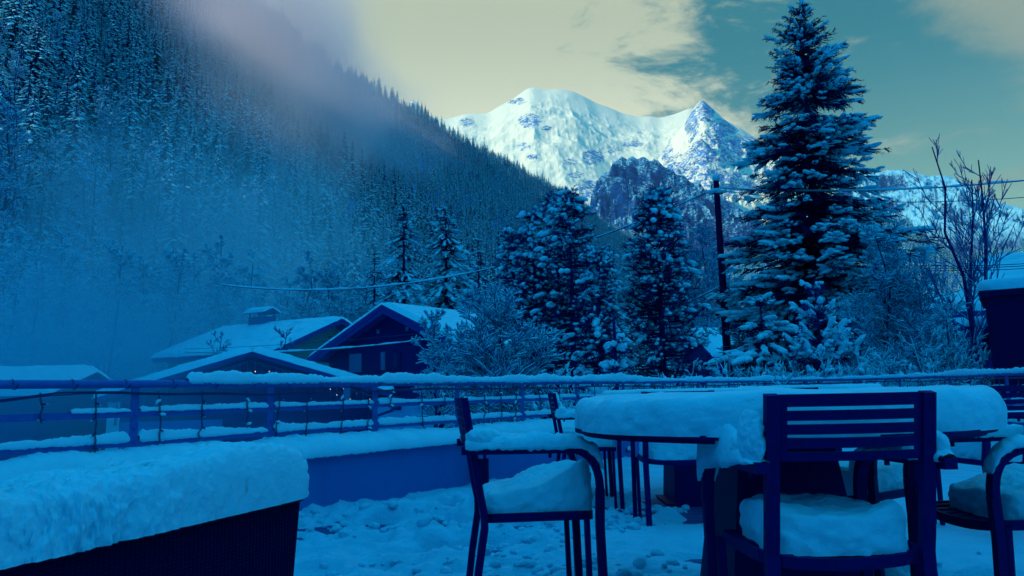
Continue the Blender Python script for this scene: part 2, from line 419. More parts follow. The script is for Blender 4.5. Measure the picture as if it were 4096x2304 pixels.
M['massif'] = mat_mountain('glacier_massif', (0.03, 0.13, 0.30), (0.84, 0.86, 0.66), 0.06, 0.19, 0.0016, bs=.3, bd=25.0)
M['rocky'] = mat_mountain('rocky_buttress', (0.001, 0.03, 0.13), (0.22, 0.68, 0.85), 0.30, 0.44, 0.006, (0.004, 0.04, 0.2))
M['slope'] = mat_mountain('forest_floor', (0.003, 0.05, 0.22), (0.02, 0.26, 0.44), 0.25, 0.5, 0.03, bs=.4, bd=1.0)

# ------------------------------------------------------------------ ground and far terrain
def proj(p):
    x, y, z = p[..., 0], p[..., 1], p[..., 2]-H
    cf = math.cos(PITCH)*y+math.sin(PITCH)*z; cu = -math.sin(PITCH)*y+math.cos(PITCH)*z
    cf = np.maximum(cf, 1e-3); a, b = x/cf, cu/cf; c, s = math.cos(ROLL), math.sin(ROLL)
    return 512+F*(c*a-s*b), 288-F*(s*a+c*b)
gb = MB()
gx = np.r_[-9000, -3000, -900, -300, -120, np.linspace(-60, 60, 61), 120, 300, 900, 3000, 9000]
gy = np.r_[-6000, -1500, -300, -60, np.linspace(-10, 110, 61), 160, 300, 900, 3000, 9500]
X, Y = np.meshgrid(gx, gy, indexing='ij')
Z = -2.1+0.25*fbm(np.stack([X*0.12, Y*0.12, X*0], -1), 3, 4)*(np.abs(X) < 130)*(Y < 180)*(Y > -20)
vv = np.stack([X, Y, Z], -1).reshape(-1, 3); m_ = len(gy)
gb.add(vv, [[i*m_+j, (i+1)*m_+j, (i+1)*m_+j+1, i*m_+j+1] for i in range(len(gx)-1) for j in range(m_-1)])
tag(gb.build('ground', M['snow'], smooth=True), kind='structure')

def interp_sil(sil, xs):
    s = A(sorted(sil)); return np.interp(xs, s[:, 0], s[:, 1])
def polar(sil, Rf, R0f, ncol, nrow, shape=1.0, zfoot=-2.0, amp=0.0, freq=0.001, seed=0, crest=0.0, off=0.0, back=8, rid=True):
    s0 = A(sorted(sil)); xs = np.linspace(s0[0, 0], s0[-1, 0], ncol); ys = np.interp(xs, s0[:, 0], s0[:, 1])
    kw_ = max(3, ncol//60)|1; ysm = np.convolve(np.pad(ys, kw_//2, 'edge'), np.ones(kw_)/kw_, 'valid'); ys = np.where(np.abs(ysm-ys) > 1.3, ys*.5+ysm*.5, ysm)
    R = Rf(xs) if callable(Rf) else np.full(ncol, float(Rf)); R0 = R0f(xs) if callable(R0f) else np.full(ncol, float(R0f))
    d = np.stack([ray(a, b) for a, b in zip(xs, ys)])
    hz = np.hypot(d[:, 0], d[:, 1]); zc = H+d[:, 2]/d[:, 1]*R-off
    ux, uy = d[:, 0]/d[:, 1], np.ones(ncol)
    S = np.r_[np.linspace(0, 1, nrow), 1+np.linspace(0, 0.6, back+1)[1:]]
    YY = R0[None]+(R-R0)[None]*S[:, None]
    hgt = np.where(S[:, None] <= 1, np.clip(S[:, None], 0, 1)**shape, 1-1.3*(S[:, None]-1))
    ZZ = zfoot+(zc-zfoot)[None]*hgt
    V = np.stack([ux[None]*YY, YY, ZZ], -1)
    env = np.clip(1-np.abs(S-1)**0.9*1.0, 0, 1)[:, None]
    n = ridged(V*A([1, 1, 0.5])*freq, 7, seed, 0.56) if rid else fbm(V*freq, 5, seed)
    e = np.clip(S*4, 0, 1)[:, None]*np.clip(np.abs(S-1)*5+crest, 0, 1)[:, None]
    V[..., 2] += amp*(n-0.25)*e
    return V, S, xs
def grid_mesh(V, name, mat, attrs=None):
    nr, nc = V.shape[:2]; mb = MB()
    ii = np.arange(nr-1)[:, None]*nc+np.arange(nc-1)[None]
    mb.add(V.reshape(-1, 3), np.stack([ii, ii+1, ii+nc+1, ii+nc], -1).reshape(-1, 4))
    o = mb.build(name, mat, smooth=True)
    for k, arr in (attrs or {}).items():
        a = o.data.attributes.new(k, 'FLOAT', 'POINT'); a.data.foreach_set('value', arr.astype(np.float32).ravel())
    return tag(o, kind='structure')
def patches(V, lst):
    px, py = proj(V); r = np.zeros(px.shape)
    for x, y, rx, ry, k in lst:
        r = np.maximum(r, k*np.clip(1.4-np.sqrt(((px-x)/rx)**2+((py-y)/ry)**2), 0, 1))
    return r

DOME = [(380, 125), (403, 116), (407, 106), (411, 100), (417, 101), (423, 112), (433, 118), (447, 119), (458, 116), (466, 114), (475, 114), (489, 113), (499, 106), (513, 99), (525, 90), (531, 87),
        (547, 90), (559, 89), (572, 91), (583, 96), (596, 103), (613, 109), (621, 113), (639, 117), (650, 116), (660, 118), (675, 114), (690, 108), (710, 112), (740, 128), (790, 160), (860, 190)]
V, S, xs = polar(DOME, 9000, 4300, 620, 230, 1.05, amp=170, freq=0.0010, seed=3, crest=0.02)
ra = patches(V, [(467, 122, 9, 5, 1), (530, 121, 11, 7, 1.2), (516, 101, 12, 4, .9), (522, 146, 10, 5, .7), (533, 157, 6, 3, 1), (594, 157, 11, 8, 1.1), (570, 162, 9, 4, 1),
                 (634, 144, 14, 4, .9), (560, 140, 30, 4, .4), (610, 150, 20, 6, .5), (412, 108, 5, 6, .8), (600, 190, 30, 12, .9), (640, 220, 60, 30, .8), (575, 175, 12, 5, .6), (547, 128, 9, 3, .6), (640, 133, 5, 8, .6)])
grid_mesh(V, 'glacier_mountain', M['massif'], {'rock': ra})
PYR = [(640, 190), (650, 172), (657, 162), (664, 150), (675, 135), (686, 122), (692, 111), (699, 102), (703, 100), (707, 104), (712, 108), (725, 120), (740, 131), (760, 142), (775, 148), (800, 160), (830, 175), (860, 187), (890, 196), (930, 215), (980, 240)]
V, S, xs = polar(PYR, 6900, 3800, 420, 200, 0.95, amp=210, freq=0.0021, seed=12, crest=0.03)
ra = patches(V, [(705, 108, 8, 12, 1.5), (692, 124, 6, 14, 1.3), (722, 128, 16, 8, 1.0), (745, 145, 30, 10, .9), (715, 150, 25, 20, .6), (690, 165, 25, 12, .7), (720, 185, 35, 15, .8), (780, 170, 30, 10, .4), (668, 158, 6, 16, .6)])
grid_mesh(V, 'pyramid_mountain', M['massif'], {'rock': ra+0.14})
BUT = [(578, 262), (588, 222), (592, 190), (596, 184), (601, 175), (605, 172), (609, 174), (613, 163), (617, 163), (622, 155), (626, 161), (632, 155), (637, 161), (644, 157), (650, 164), (657, 160), (664, 169), (671, 169), (677, 177), (684, 175), (691, 184), (698, 182), (705, 191), (715, 194), (740, 208), (770, 236), (800, 262), (850, 290), (900, 305)]
V, S, xs = polar(BUT, 4600, 2400, 420, 200, 0.9, amp=210, freq=0.0042, seed=21, crest=0.09)
px_, py_ = proj(V)
ra = np.full(px_.shape, 0.62)+patches(V, [(632, 178, 30, 18, .4), (600, 200, 14, 16, .4)])
wd = np.clip((py_-215)/30, 0, 1)*np.clip((px_-640)/20, 0, 1)
grid_mesh(V, 'rock_buttress', M['rocky'], {'rock': ra, 'wood': wd})
RGT = [(780, 185), (800, 176), (830, 170), (849, 171), (863, 172), (875, 173), (888, 170), (903, 170), (912, 173), (920, 174), (931, 177), (940, 175), (948, 176), (968, 185), (982, 194), (996, 201), (1022, 209), (1060, 225), (1150, 270)]
V, S, xs = polar(RGT, 5600, 2600, 420, 200, 0.95, amp=200, freq=0.0036, seed=33, crest=0.04)
px_, py_ = proj(V)
grid_mesh(V, 'right_mountain', M['rocky'], {'rock': np.full(px_.shape, 0.16), 'wood': np.clip((py_-228)/20, 0, 1)})
SPUR = [(700, 262), (760, 240), (800, 230), (850, 222), (870, 221), (885, 219), (895, 224), (906, 223), (925, 237), (945, 250), (965, 260), (980, 256), (1003, 249), (1030, 252), (1100, 255)]
V_spur, S_spur, xs_spur = polar(SPUR, 1700, 600, 160, 60, 1.1, amp=14, freq=0.01, seed=41, rid=False)
grid_mesh(V_spur, 'wooded_hill', M['slope'], {'rock': np.full(V_spur.shape[:2], 0.5)})

TREETOP = [(-900, -60), (-500, -120), (-200, -190), (0, -170), (120, -82), (200, -38), (253, 0), (276, 7), (286, 21), (298, 32), (310, 40), (323, 51), (339, 62), (366, 79), (376, 84), (392, 94), (413, 108), (431, 112), (438, 119), (446, 129), (456, 135), (471, 139),
           (482, 147), (501, 156), (516, 163), (533, 175), (552, 183), (563, 187), (577, 197), (596, 216), (612, 226), (640, 238), (680, 255), (720, 272), (760, 290), (800, 305), (840, 330)]
def Rslope(x): return np.interp(x, [-900, -200, 0, 270, 430, 640, 840], [300, 420, 520, 815, 1165, 2100, 2600])
def R0slope(x): return np.interp(x, [-900, -200, 0, 270, 430, 640, 840], [60, 90, 110, 170, 240, 420, 600])
V_sl, S_sl, xs_sl = polar(TREETOP, Rslope, R0slope, 420, 120, 1.12, amp=9, freq=0.012, seed=5, off=11.0, rid=False)
grid_mesh(V_sl, 'forest_slope', M['slope'], {'rock': np.full(V_sl.shape[:2], 0.4)})
# unseen hill added out of frame to the left, shaped to shade the terrace
SH = [(-1500, -900), (-1100, -1000), (-900, -900)]
th = np.radians(np.linspace(-145, -76, 60)); rr = np.linspace(0, 1.5, 30)
D0 = 130+0*th; ux, uy = np.sin(th), np.cos(th)
VS = np.zeros((30, 60, 3))
for i, q in enumerate(rr):
    VS[i, :, 0] = ux*(D0+q*230); VS[i, :, 1] = uy*(D0+q*230); VS[i, :, 2] = -2+290*min(q, 1)**1.1-(max(q-1, 0))*200
VS[..., 2] += 8*fbm(VS*0.01, 4, 8)
grid_mesh(VS, 'unseen_shade_hill', M['slope'], {'rock': np.full((30, 60), 0.4)})

# ------------------------------------------------------------------ trees
rng = np.random.default_rng(7)
def forest_spruce(seed, tiers=20, per=8, hang=0.45, snow=0.8, sub=0):
    """unit-height spruce: dark drooping boughs, snow along their backs"""
    r = np.random.default_rng(seed); mb = MB()
    segs(mb, [[0, 0, -0.06]], [[0, 0, 0.99]], 0.014, 0.002, 0, 5)
    z = 0.06+0.93*np.linspace(0, 1, tiers)**0.92
    Z_ = np.repeat(z, per)+r.uniform(-.02, .02, tiers*per)
    az = r.uniform(0, 2*math.pi, len(Z_)); Lb = (0.20*(1-Z_)**0.8+0.010)*r.uniform(.6, 1.15, len(Z_))
    d = np.stack([np.cos(az), np.sin(az), 0*az], 1)
    P0 = np.stack([0*Z_, 0*Z_, Z_], 1); P1 = P0+d*Lb[:, None]*0.55+A([0, 0, 0.004]); P2 = P0+d*Lb[:, None]-A([0, 0, 1.])*Lb[:, None]*hang*r.uniform(.5, 1.4, len(Z_))[:, None]
    spikes(mb, P0, P2, Lb*0.13, 1)
    for sgn in (-1, 1):
        a2 = az+sgn*0.55; d2 = np.stack([np.cos(a2), np.sin(a2), 0*az], 1)
        Q0 = P0*0.6+P2*0.4
        spikes(mb, Q0, Q0+d2*Lb[:, None]*0.5-A([0, 0, 1.])*Lb[:, None]*0.28, Lb*0.10, 1)
    k = r.random(len(Z_)) < snow
    c = (P0*0.4+P2*0.6)[k]+A([0, 0, 0.003])
    blobs(mb, c, (P2-P0)[k], Lb[k]*0.42, Lb[k]*0.16, Lb[k]*0.06+0.001, r, 2, sub, 0.3)
    for sgn in (-1, 1):
        a2 = az+sgn*0.55; d2 = np.stack([np.cos(a2), np.sin(a2), 0*az-0.5], 1)
        k = r.random(len(Z_)) < snow*0.7
        blobs(mb, ((P0*0.6+P2*0.4)+d2*Lb[:, None]*0.3+A([0, 0, 0.003]))[k], d2[k], Lb[k]*0.2, Lb[k]*0.09, Lb[k]*0.045+0.001, r, 2, 0, 0.3)
    return mb
def children(P0, P1, r0, n, ratio, ang, r, up=0.0, lo=0.25, hi=1.0, shrink=0.5, droop=0.0):
    """n child segments on every parent segment"""
    k = len(P0); t = r.uniform(lo, hi, (k, n)); D = P1-P0; Ln = np.linalg.norm(D, axis=1)
    a, b = basis(D); phi = r.uniform(0, 2*math.pi, (k, n)); an = ang*r.uniform(.7, 1.3, (k, n))
    S0 = P0[:, None]+D[:, None]*t[..., None]
    dr = nrm(D)[:, None]*np.cos(an)[..., None]+(a[:, None]*np.cos(phi)[..., None]+b[:, None]*np.sin(phi)[..., None])*np.sin(an)[..., None]
    dr[..., 2] += up; dr = nrm(dr)
    L = Ln[:, None]*ratio*(1.15-0.6*t)*r.uniform(.6, 1.25, (k, n))
    S1 = S0+dr*L[..., None]; S1[..., 2] -= droop*L
    rr = r0[:, None]*shrink*(1.1-0.4*t)
    return S0.reshape(-1, 3), S1.reshape(-1, 3), rr.ravel()
def bare_tree(h, seed, spread=0.34, n1=26, n2=7, n3=6, n4=0, r0=None, up=0.25, minr=0.006, snow=1.6, lean=0.0, snow_p=0.95, droop=0.0, lo=0.18, forks=1, ang1=0.85):
    r = np.random.default_rng(seed); tr, tw, sn = MB(), MB(), MB()
    r0 = r0 or h*0.011
    T0, T1 = [], []
    for k in range(forks):
        x = np.cumsum(np.r_[0, r.normal(0, h*0.010+(0.010*h if forks > 1 else 0), 7)]); y = np.cumsum(np.r_[0, r.normal(0, h*0.012, 7)])
        pts = np.stack([x+np.linspace(0, lean*h, 8), y, np.linspace(0, h*(0.95-0.1*k), 8)], 1)
        rad = np.linspace(r0, r0*0.18, 8)
        for i in range(7): segs(tr, [pts[i]], [pts[i+1]], rad[i], rad[i+1], 0, 6)
        T0 += list(pts[:-1]); T1 += list(pts[1:])
    T0, T1 = A(T0), A(T1)
    i = r.integers(0, len(T0), n1*forks); t = r.random(len(i))
    S0 = T0[i]*(1-t)[:, None]+T1[i]*t[:, None]; keep = S0[:, 2] > lo*h; S0 = S0[keep]
    frac = S0[:, 2]/h; az = r.uniform(0, 2*math.pi, len(S0)); L = h*spread*(1.1-frac*0.85)*r.uniform(.6, 1.1, len(S0))
    an = ang1*r.uniform(.7, 1.2, len(S0))
    d = np.stack([np.cos(az)*np.sin(an), np.sin(az)*np.sin(an), np.cos(an)], 1)
    M1 = S0+d*L[:, None]*0.5; S1 = M1+nrm(d+A([0, 0, up]))*L[:, None]*0.5
    A0 = np.concatenate([S0, M1]); A1 = np.concatenate([M1, S1]); ra = np.r_[r0*0.42*(1.1-frac), r0*0.25*(1.1-frac)]; rb = ra*0.65
    allP0, allP1, allr = [A0], [A1], [ra]
    segs(tw, A0, A1, np.maximum(ra, minr), np.maximum(rb, minr), 1, 4)
    p0, p1, pr = A0, A1, ra
    for n, rat, an_ in ((n2, 0.75, 0.75), (n3, 0.6, 0.75), (n4, 0.55, 0.8)):
        if not n: break
        p0, p1, pr = children(p0, p1, pr, n, rat, an_, r, up*0.6, 0.2, 1.0, 0.5, droop)
        segs(tw, p0, p1, np.maximum(pr, minr), np.maximum(pr*0.5, minr*0.8), 1, 3)
        allP0.append(p0); allP1.append(p1); allr.append(pr)
    q0, q1, qr = np.concatenate(allP0), np.concatenate(allP1), np.maximum(np.concatenate(allr), minr)
    k = r.random(len(q0)) < snow_p
    q0, q1, qr = q0[k], q1[k], qr[k]
    flat = 1-np.abs(nrm(q1-q0)[:, 2])**2*0.6
    o = A([0, 0, 1.])*(qr*(0.5+0.5*snow))[:, None]
    segs(sn, q0+o, q1+o, qr*snow*flat, qr*snow*0.6*flat, 2, 4)
    return tr, tw, sn
TM = [M['bark'], M['twig'], M['snow_far']]
SM = [M['bark'], M['needle'], M['snow_far']]
def merge(*mbs):
    o = MB()
    for m in mbs:
        base = o.n; o.v += m.v; o.f += [f+base for f in m.f]; o.m += m.m; o.n += m.n
    return o
sp_mesh = [forest_spruce(100+i, 18+i, 8, 0.5+0.1*(i % 2), 0.85).mesh('spruce', SM) for i in range(4)]
bt_mesh = [merge(*bare_tree(1.0, 200+i, 0.26, 24, 6, 5, 0, minr=0.0022, snow=1.5, lean=0.03*(i-1))).mesh('bare_tree', TM) for i in range(3)]

def scatter(V, S, n, smin, smax, r, vis=True):
    nr, nc = V.shape[:2]; rows = np.where((S[:-1] >= smin) & (S[:-1] < smax))[0]
    a = V[rows][:, :-1]; b = V[rows][:, 1:]; c = V[rows+1][:, :-1]
    area = np.linalg.norm(np.cross(b-a, c-a), axis=-1)
    px, py = proj(a); ok = (px > -45) & (px < 1070) & (py > -60) & (a[..., 1] > 0); area = area*ok
    p = area.ravel()/area.sum(); pick = r.choice(len(p), n, p=p)
    ri, ci = rows[pick//(nc-1)], pick % (nc-1); u_, v_ = r.random(n), r.random(n)
    P_ = (V[ri, ci]*(1-u_)[:, None]+V[ri, ci+1]*u_[:, None])*(1-v_)[:, None]+(V[ri+1, ci]*(1-u_)[:, None]+V[ri+1, ci+1]*u_[:, None])*v_[:, None]
    return P_
pts_a = scatter(V_sl, S_sl, 19000, 0.0, 1.02, rng)
pts_b = scatter(V_spur, S_spur, 3000, 0.0, 1.0, rng)
pts_a = np.concatenate([pts_a, scatter(V_sl[:, 200:290], S_sl, 3800, 0.1, 0.95, rng)])
pts = np.concatenate([pts_a, pts_b])
hgt = rng.uniform(9, 19, len(pts))*rng.choice([.8, 1, 1.35], len(pts)); dist = np.linalg.norm(pts, axis=1); hgt = hgt*np.where(dist < 560, 1.35, 1.0)
patch_n = fbm(pts*0.012, 3, 77)
low = np.r_[(np.clip((dist[:len(pts_a)]-120)/300, 0, 1)), np.ones(len(pts_b))]
kind = np.where((rng.random(len(pts)) > low*0.75+0.35+patch_n*0.3), 4+rng.integers(0, 3, len(pts)), rng.integers(0, 4, len(pts)))
px_, py_ = proj(pts+A([0, 0, 8.]))
order = np.argsort(-(hgt/dist)*((px_ > 5) & (px_ < 1015) & (py_ > 5)))
near, far = order[:285], order[285:]
protos = {}
GS, GB = 'snowy spruces standing on the misty slope', 'snow-laden bare trees at the foot of the slope'
for i in near:
    k = int(kind[i]); me = sp_mesh[k] if k < 4 else bt_mesh[k-4]
    o = bpy.data.objects.new('spruce_tree' if k < 4 else 'bare_tree', me); col.objects.link(o)
    o.location = tuple(pts[i]-A([0, 0, .3])); s_ = hgt[i]*(1.15 if k < 4 else 1.2); o.scale = (s_, s_, s_); o.rotation_euler = (0, 0, rng.uniform(0, 6.28))
    if k < 4: tag(o, 'slender spruce with snow on its drooping boughs among the forest on the hillside', 'spruce tree', GS)
    else: tag(o, 'bare leafless tree covered in snow among the woods on the hillside', 'bare tree', GB)
    protos.setdefault(k, o)
for k in range(7):
    if k not in protos: raise RuntimeError('no proto %d' % k)
fm = bpy.data.meshes.new('forest_points'); fm.vertices.add(len(far)); fm.vertices.foreach_set('co', (pts[far]-A([0, 0, .3])).astype(np.float32).ravel())
for nm, arr, ty in (('scl', hgt[far]*1.1, 'FLOAT'), ('rot', rng.uniform(0, 6.28, len(far)), 'FLOAT'), ('var', kind[far], 'INT')):
    a_ = fm.attributes.new(nm, ty, 'POINT'); a_.data.foreach_set('value', arr.astype(np.float32 if ty == 'FLOAT' else np.int32))
forest = bpy.data.objects.new('mountain_forest', fm); col.objects.link(forest)
tag(forest, 'dense snow-dusted forest covering the steep mountainside', 'forest', kind='stuff')
ng = bpy.data.node_groups.new('forest', 'GeometryNodeTree')
ng.interface.new_socket('Geometry', in_out='INPUT', socket_type='NodeSocketGeometry'); ng.interface.new_socket('Geometry', in_out='OUTPUT', socket_type='NodeSocketGeometry')
gi, go = ng.nodes.new('NodeGroupInput'), ng.nodes.new('NodeGroupOutput'); jn = ng.nodes.new('GeometryNodeJoinGeometry')
def gattr(nm, ty):
    n = ng.nodes.new('GeometryNodeInputNamedAttribute'); n.data_type = ty; n.inputs[0].default_value = nm
    return [o for o in n.outputs if o.enabled and o.name == 'Attribute'][0]
rotc = ng.nodes.new('ShaderNodeCombineXYZ'); ng.links.new(gattr('rot', 'FLOAT'), rotc.inputs[2])
va, sa = gattr('var', 'INT'), gattr('scl', 'FLOAT')
for k in range(7):
    oi = ng.nodes.new('GeometryNodeObjectInfo'); oi.transform_space = 'ORIGINAL'; oi.inputs['Object'].default_value = protos[k]
    cp = ng.nodes.new('FunctionNodeCompare'); cp.data_type = 'INT'; cp.operation = 'EQUAL'
    ins = [i for i in cp.inputs if i.enabled]; ng.links.new(va, ins[0]); ins[1].default_value = k
    ip = ng.nodes.new('GeometryNodeInstanceOnPoints')
    ng.links.new(gi.outputs[0], ip.inputs['Points']); ng.links.new(cp.outputs[0], ip.inputs['Selection']); ng.links.new(oi.outputs['Geometry'], ip.inputs['Instance'])
    ng.links.new(rotc.outputs[0], ip.inputs['Rotation']); ng.links.new(sa, ip.inputs['Scale']); ng.links.new(ip.outputs[0], jn.inputs[0])
ng.links.new(jn.outputs[0], go.inputs[0])
md = forest.modifiers.new('forest', 'NODES'); md.node_group = ng


# ------------------------------------------------------------------ near trees
def join_parts(root, trunk, crown, snow, mats):
    if trunk.v: trunk.build('trunk', mats, root)
    if crown.v: crown.build('crown', mats, root)
    if snow.v: snow.build('snow_layer', mats, root, smooth=True)
def big_spruce(h, prof, seed, dens=1.0, snow_p=0.75, snow_k=1.0, step=0.24, per=9, droop=0.35, tipup=0.12):
    """prof: list of (height fraction, crown radius)"""
    r = np.random.default_rng(seed); tr, cr, sn = MB(), MB(), MB()
    tube(tr, [[0, 0, -0.2], [0.02, 0, h*0.5], [0, 0.01, h*0.97]], [h*0.015, h*0.009, 0.02], 8, 0)
    ph, pr = A([p[0] for p in prof]), A([p[1] for p in prof])
    nlev = int(h/step*dens); z = h*(0.03+0.955*np.sort(r.random(nlev)))
    z = np.repeat(z, per)+r.normal(0, .05, nlev*per); az = r.uniform(0, 2*math.pi, len(z))
    L = np.interp(z/h, ph, pr)*r.uniform(.42, 1.08, len(z)); L = np.maximum(L, .12)
    big = fbm(np.stack([np.cos(az)*1.1, np.sin(az)*1.1, z*0.55], 1), 2, seed); L = L*(1+0.38*big)
    d = np.stack([np.cos(az), np.sin(az), 0*az], 1); side = np.stack([-np.sin(az), np.cos(az), 0*az], 1)
    top = np.clip((z/h-0.8)/0.2, 0, 1)
    nseg = 7; T = np.linspace(0, 1, nseg+1)
    def pt(t):
        dz = L[:, None]*(-droop*(1-top)[:, None]*t**1.3+tipup*t**3+0.45*top[:, None]*t)
        return A([0, 0, 1.])*(z[:, None]+dz)[..., None]+d[:, None]*(L[:, None]*t)[..., None]
    Pp = pt(T[None]*np.ones((len(z), 1)))
    for i in range(nseg): segs(cr, Pp[:, i], Pp[:, i+1], 0.018*(1-T[i])+.006, 0.018*(1-T[i+1])+.004, 1, 3)
    nt = np.clip((L*13).astype(int), 3, 34); idx = np.repeat(np.arange(len(z)), nt)
    t = r.uniform(0.12, 1.0, len(idx)); s = r.choice([-1., 1.], len(idx))
    ii = np.minimum((t*nseg).astype(int), nseg-1); fr = t*nseg-ii
    B0 = Pp[idx, ii]*(1-fr)[:, None]+Pp[idx, ii+1]*fr[:, None]
    Lt = L[idx]*(0.36*(1-t)+0.11)*r.uniform(.6, 1.2, len(idx)); Lt = np.clip(Lt, .09, .55)
    dt = nrm(d[idx]*(0.55+0.5*t)[:, None]+side[idx]*s[:, None]*(1.0-.35*t)[:, None]+A([0, 0, 1.])*(r.uniform(-.65, .15, len(idx))+0.5*top[idx])[:, None])
    B1 = B0+dt*Lt[:, None]
    spikes(cr, B0, B1, 0.020+0.03*Lt, 1)
    for q in range(4):                    # needle tufts on the twigs
        tt = r.uniform(.2, 1, len(idx))[:, None]; c0 = B0*(1-tt)+B1*tt
        dd = nrm(dt+r.normal(0, .75, dt.shape)-A([0, 0, .25])); spikes(cr, c0, c0+dd*r.uniform(.06, .15, len(idx))[:, None], 0.013, 1)
    # snow pads along the boughs, towards their ends
    k = (r.random(len(idx)) < snow_p*np.clip(t*1.5-.15, 0, 1)*np.clip(.25+3.6*fbm(B0*1.5, 3, seed+2), 0, 1.7))
    c = (B0*.45+B1*.55)[k]+A([0, 0, .028]); Lk = Lt[k]
    blobs(sn, c, dt[k]*A([1, 1, .8]), Lk*.58, (.022+.10*Lk)*snow_k, (.020+.045*Lk)*snow_k, r, 2, 1, .28)
    k = (r.random(len(z)) < snow_p*.8)
    for a, b in ((3, 5), (5, 7)):
        kk = k & (r.random(len(z)) < .8)
        blobs(sn, (Pp[:, a]*.5+Pp[:, b]*.5)[kk]+A([0, 0, .035]), (Pp[:, b]-Pp[:, a])[kk], L[kk]*.2+.02, (.025+.028*L[kk])*snow_k, (.022+.018*L[kk])*snow_k, r, 2, 1, .22)
    return tr, cr, sn
def place_tree(name, px, Y, z0, parts, mats, label, cat, group=None, rz=0.0):
    p = P(px, 380, Y); o = empty(name, (p[0], p[1], z0), rz); join_parts(o, *parts, mats); tag(o, label, cat, group); return o
SG = -2.1
prof = [(0, 3.0), (.2, 3.25), (.42, 2.95), (.52, 2.6), (.62, 2.3), (.72, 1.95), (.80, 1.65), (.88, 1.15), (.94, .62), (.975, .40), (1, .14)]
place_tree('spruce_tree', 826, 25, -1.6, big_spruce(P(795, 4, 25)[2]+1.6, prof, 5, 2.6, 0.50, 1.25, .24, 9, .52, .28), [M['bark'], M['needle'], M['snow']], 'tallest spruce, dark with snowy boughs, standing against the sky right of the utility pole', 'spruce tree')
# leader shoots on top of the tall spruce are its own crown; pines with round snow clumps follow
def clump_pine(h, rad, seed, n=230, bare=0.12, topw=0.25):
    r = np.random.default_rng(seed); tr, cr, sn = MB(), MB(), MB()
    tube(tr, [[0, 0, -.2], [.03, 0, h*.5], [0, 0, h*.98]], [h*.014, h*.010, .02], 8, 0)
    z = h*(bare+(1-bare)*r.random(n)**0.95); f = z/h
    az = r.uniform(0, 2*math.pi, n)
    R = rad*np.interp(f, [0, .15, .45, .7, .88, 1], [.75, 1, 1, .82, .5, topw])
    L = R*r.uniform(.45, 1.05, n); d = np.stack([np.cos(az), np.sin(az), 0*az], 1)
    P0 = np.stack([0*z, 0*z, z-.18*L], 1); P1 = P0+d*L[:, None]*.6; P2 = P0+d*L[:, None]+A([0, 0, 1.])*(L*.28)[:, None]
    segs(cr, P0, P1, .022, .016, 0, 4); segs(cr, P1, P2, .016, .01, 0, 4)
    # side shoots each carrying a needle brush
    m = 6; idx = np.repeat(np.arange(n), m); t = r.uniform(.35, 1., len(idx))
    B0 = P0[idx]*(1-t)[:, None]+P2[idx]*t[:, None]
    sd_ = nrm(d[idx]+r.normal(0, .7, (len(idx), 3))+A([0, 0, .35])); Ls = r.uniform(.12, .34, len(idx)); B1 = B0+sd_*Ls[:, None]
    segs(cr, B0, B1, .010, .007, 0, 3)
    q = 20; id2 = np.repeat(np.arange(len(idx)), q); tt = r.uniform(.25, 1, len(id2))[:, None]
    c0 = B0[id2]*(1-tt)+B1[id2]*tt; dd = nrm(sd_[id2]*.8+r.normal(0, .8, (len(id2), 3)))
    spikes(cr, c0, c0+dd*r.uniform(.06, .13, len(id2))[:, None], .009, 1)
    k = r.random(len(idx)) < .38
    blobs(sn, (B0*.4+B1*.6)[k]+A([0, 0, .03]), sd_[k]*A([1, 1, .4]), r.uniform(.05, .12, k.sum()), r.uniform(.04, .07, k.sum()), r.uniform(.025, .05, k.sum()), r, 2, 1, .2)
    k = r.random(n) < .55
    s = r.uniform(.4, 1.35, n)
    blobs(sn, P2[k]+A([0, 0, .06]), (d-A([0, 0, .25]))[k], (.15*s)[k], (.085*s)[k], (.06*s)[k], r, 2, 1, .22)
    k &= r.random(n) < .6
    blobs(sn, P2[k]+d[k]*.12+r.normal(0, .07, (k.sum(), 3)), d[k]-A([0, 0, .6]), (.11*s)[k], (.07*s)[k], (.055*s)[k], r, 2, 1, .24)
    for i in range(5): blobs(sn, [[r.normal(0, .04), r.normal(0, .04), h*(.975-.035*i)]], [[.1, .1, 1]], .12, .05+.02*i, .06+.02*i, r, 2, 2, .15)
    return tr, cr, sn
PM = [M['bark'], M['pine'], M['snow']]
GP = 'pines with round clumps of snow behind the railing'
for px, top, Y, rad, seed, n, lab in ((555, 192, 27, 1.25, 1, 240, 'left pine of the tall pair with round snow clumps above the railing'),
        (568, 192, 24, 1.55, 2, 300, 'right pine of the tall pair with round snow clumps, crossed by the overhead cable'),
        (532, 209, 25, 1.15, 3, 230, 'pine with snow clumps just left of the tall pair of pines'),
        (512, 229, 26, 1.05, 4, 210, 'shorter snow-clumped pine at the left end of the row of pines'),
        (594, 248, 22, .95, 5, 190, 'short narrow pine between the tall pair and the broad pine by the pole'),
        (655, 189, 23, 1.5, 6, 380, 'broad pine heavy with round snow clumps, nearest to the utility pole')):
    h = P(px, top, Y)[2]+1.6
    place_tree('pine_tree', px+ (px-512)*.03+4, Y, -1.7, clump_pine(h, rad, seed*13, n), PM, lab, 'pine tree', GP)
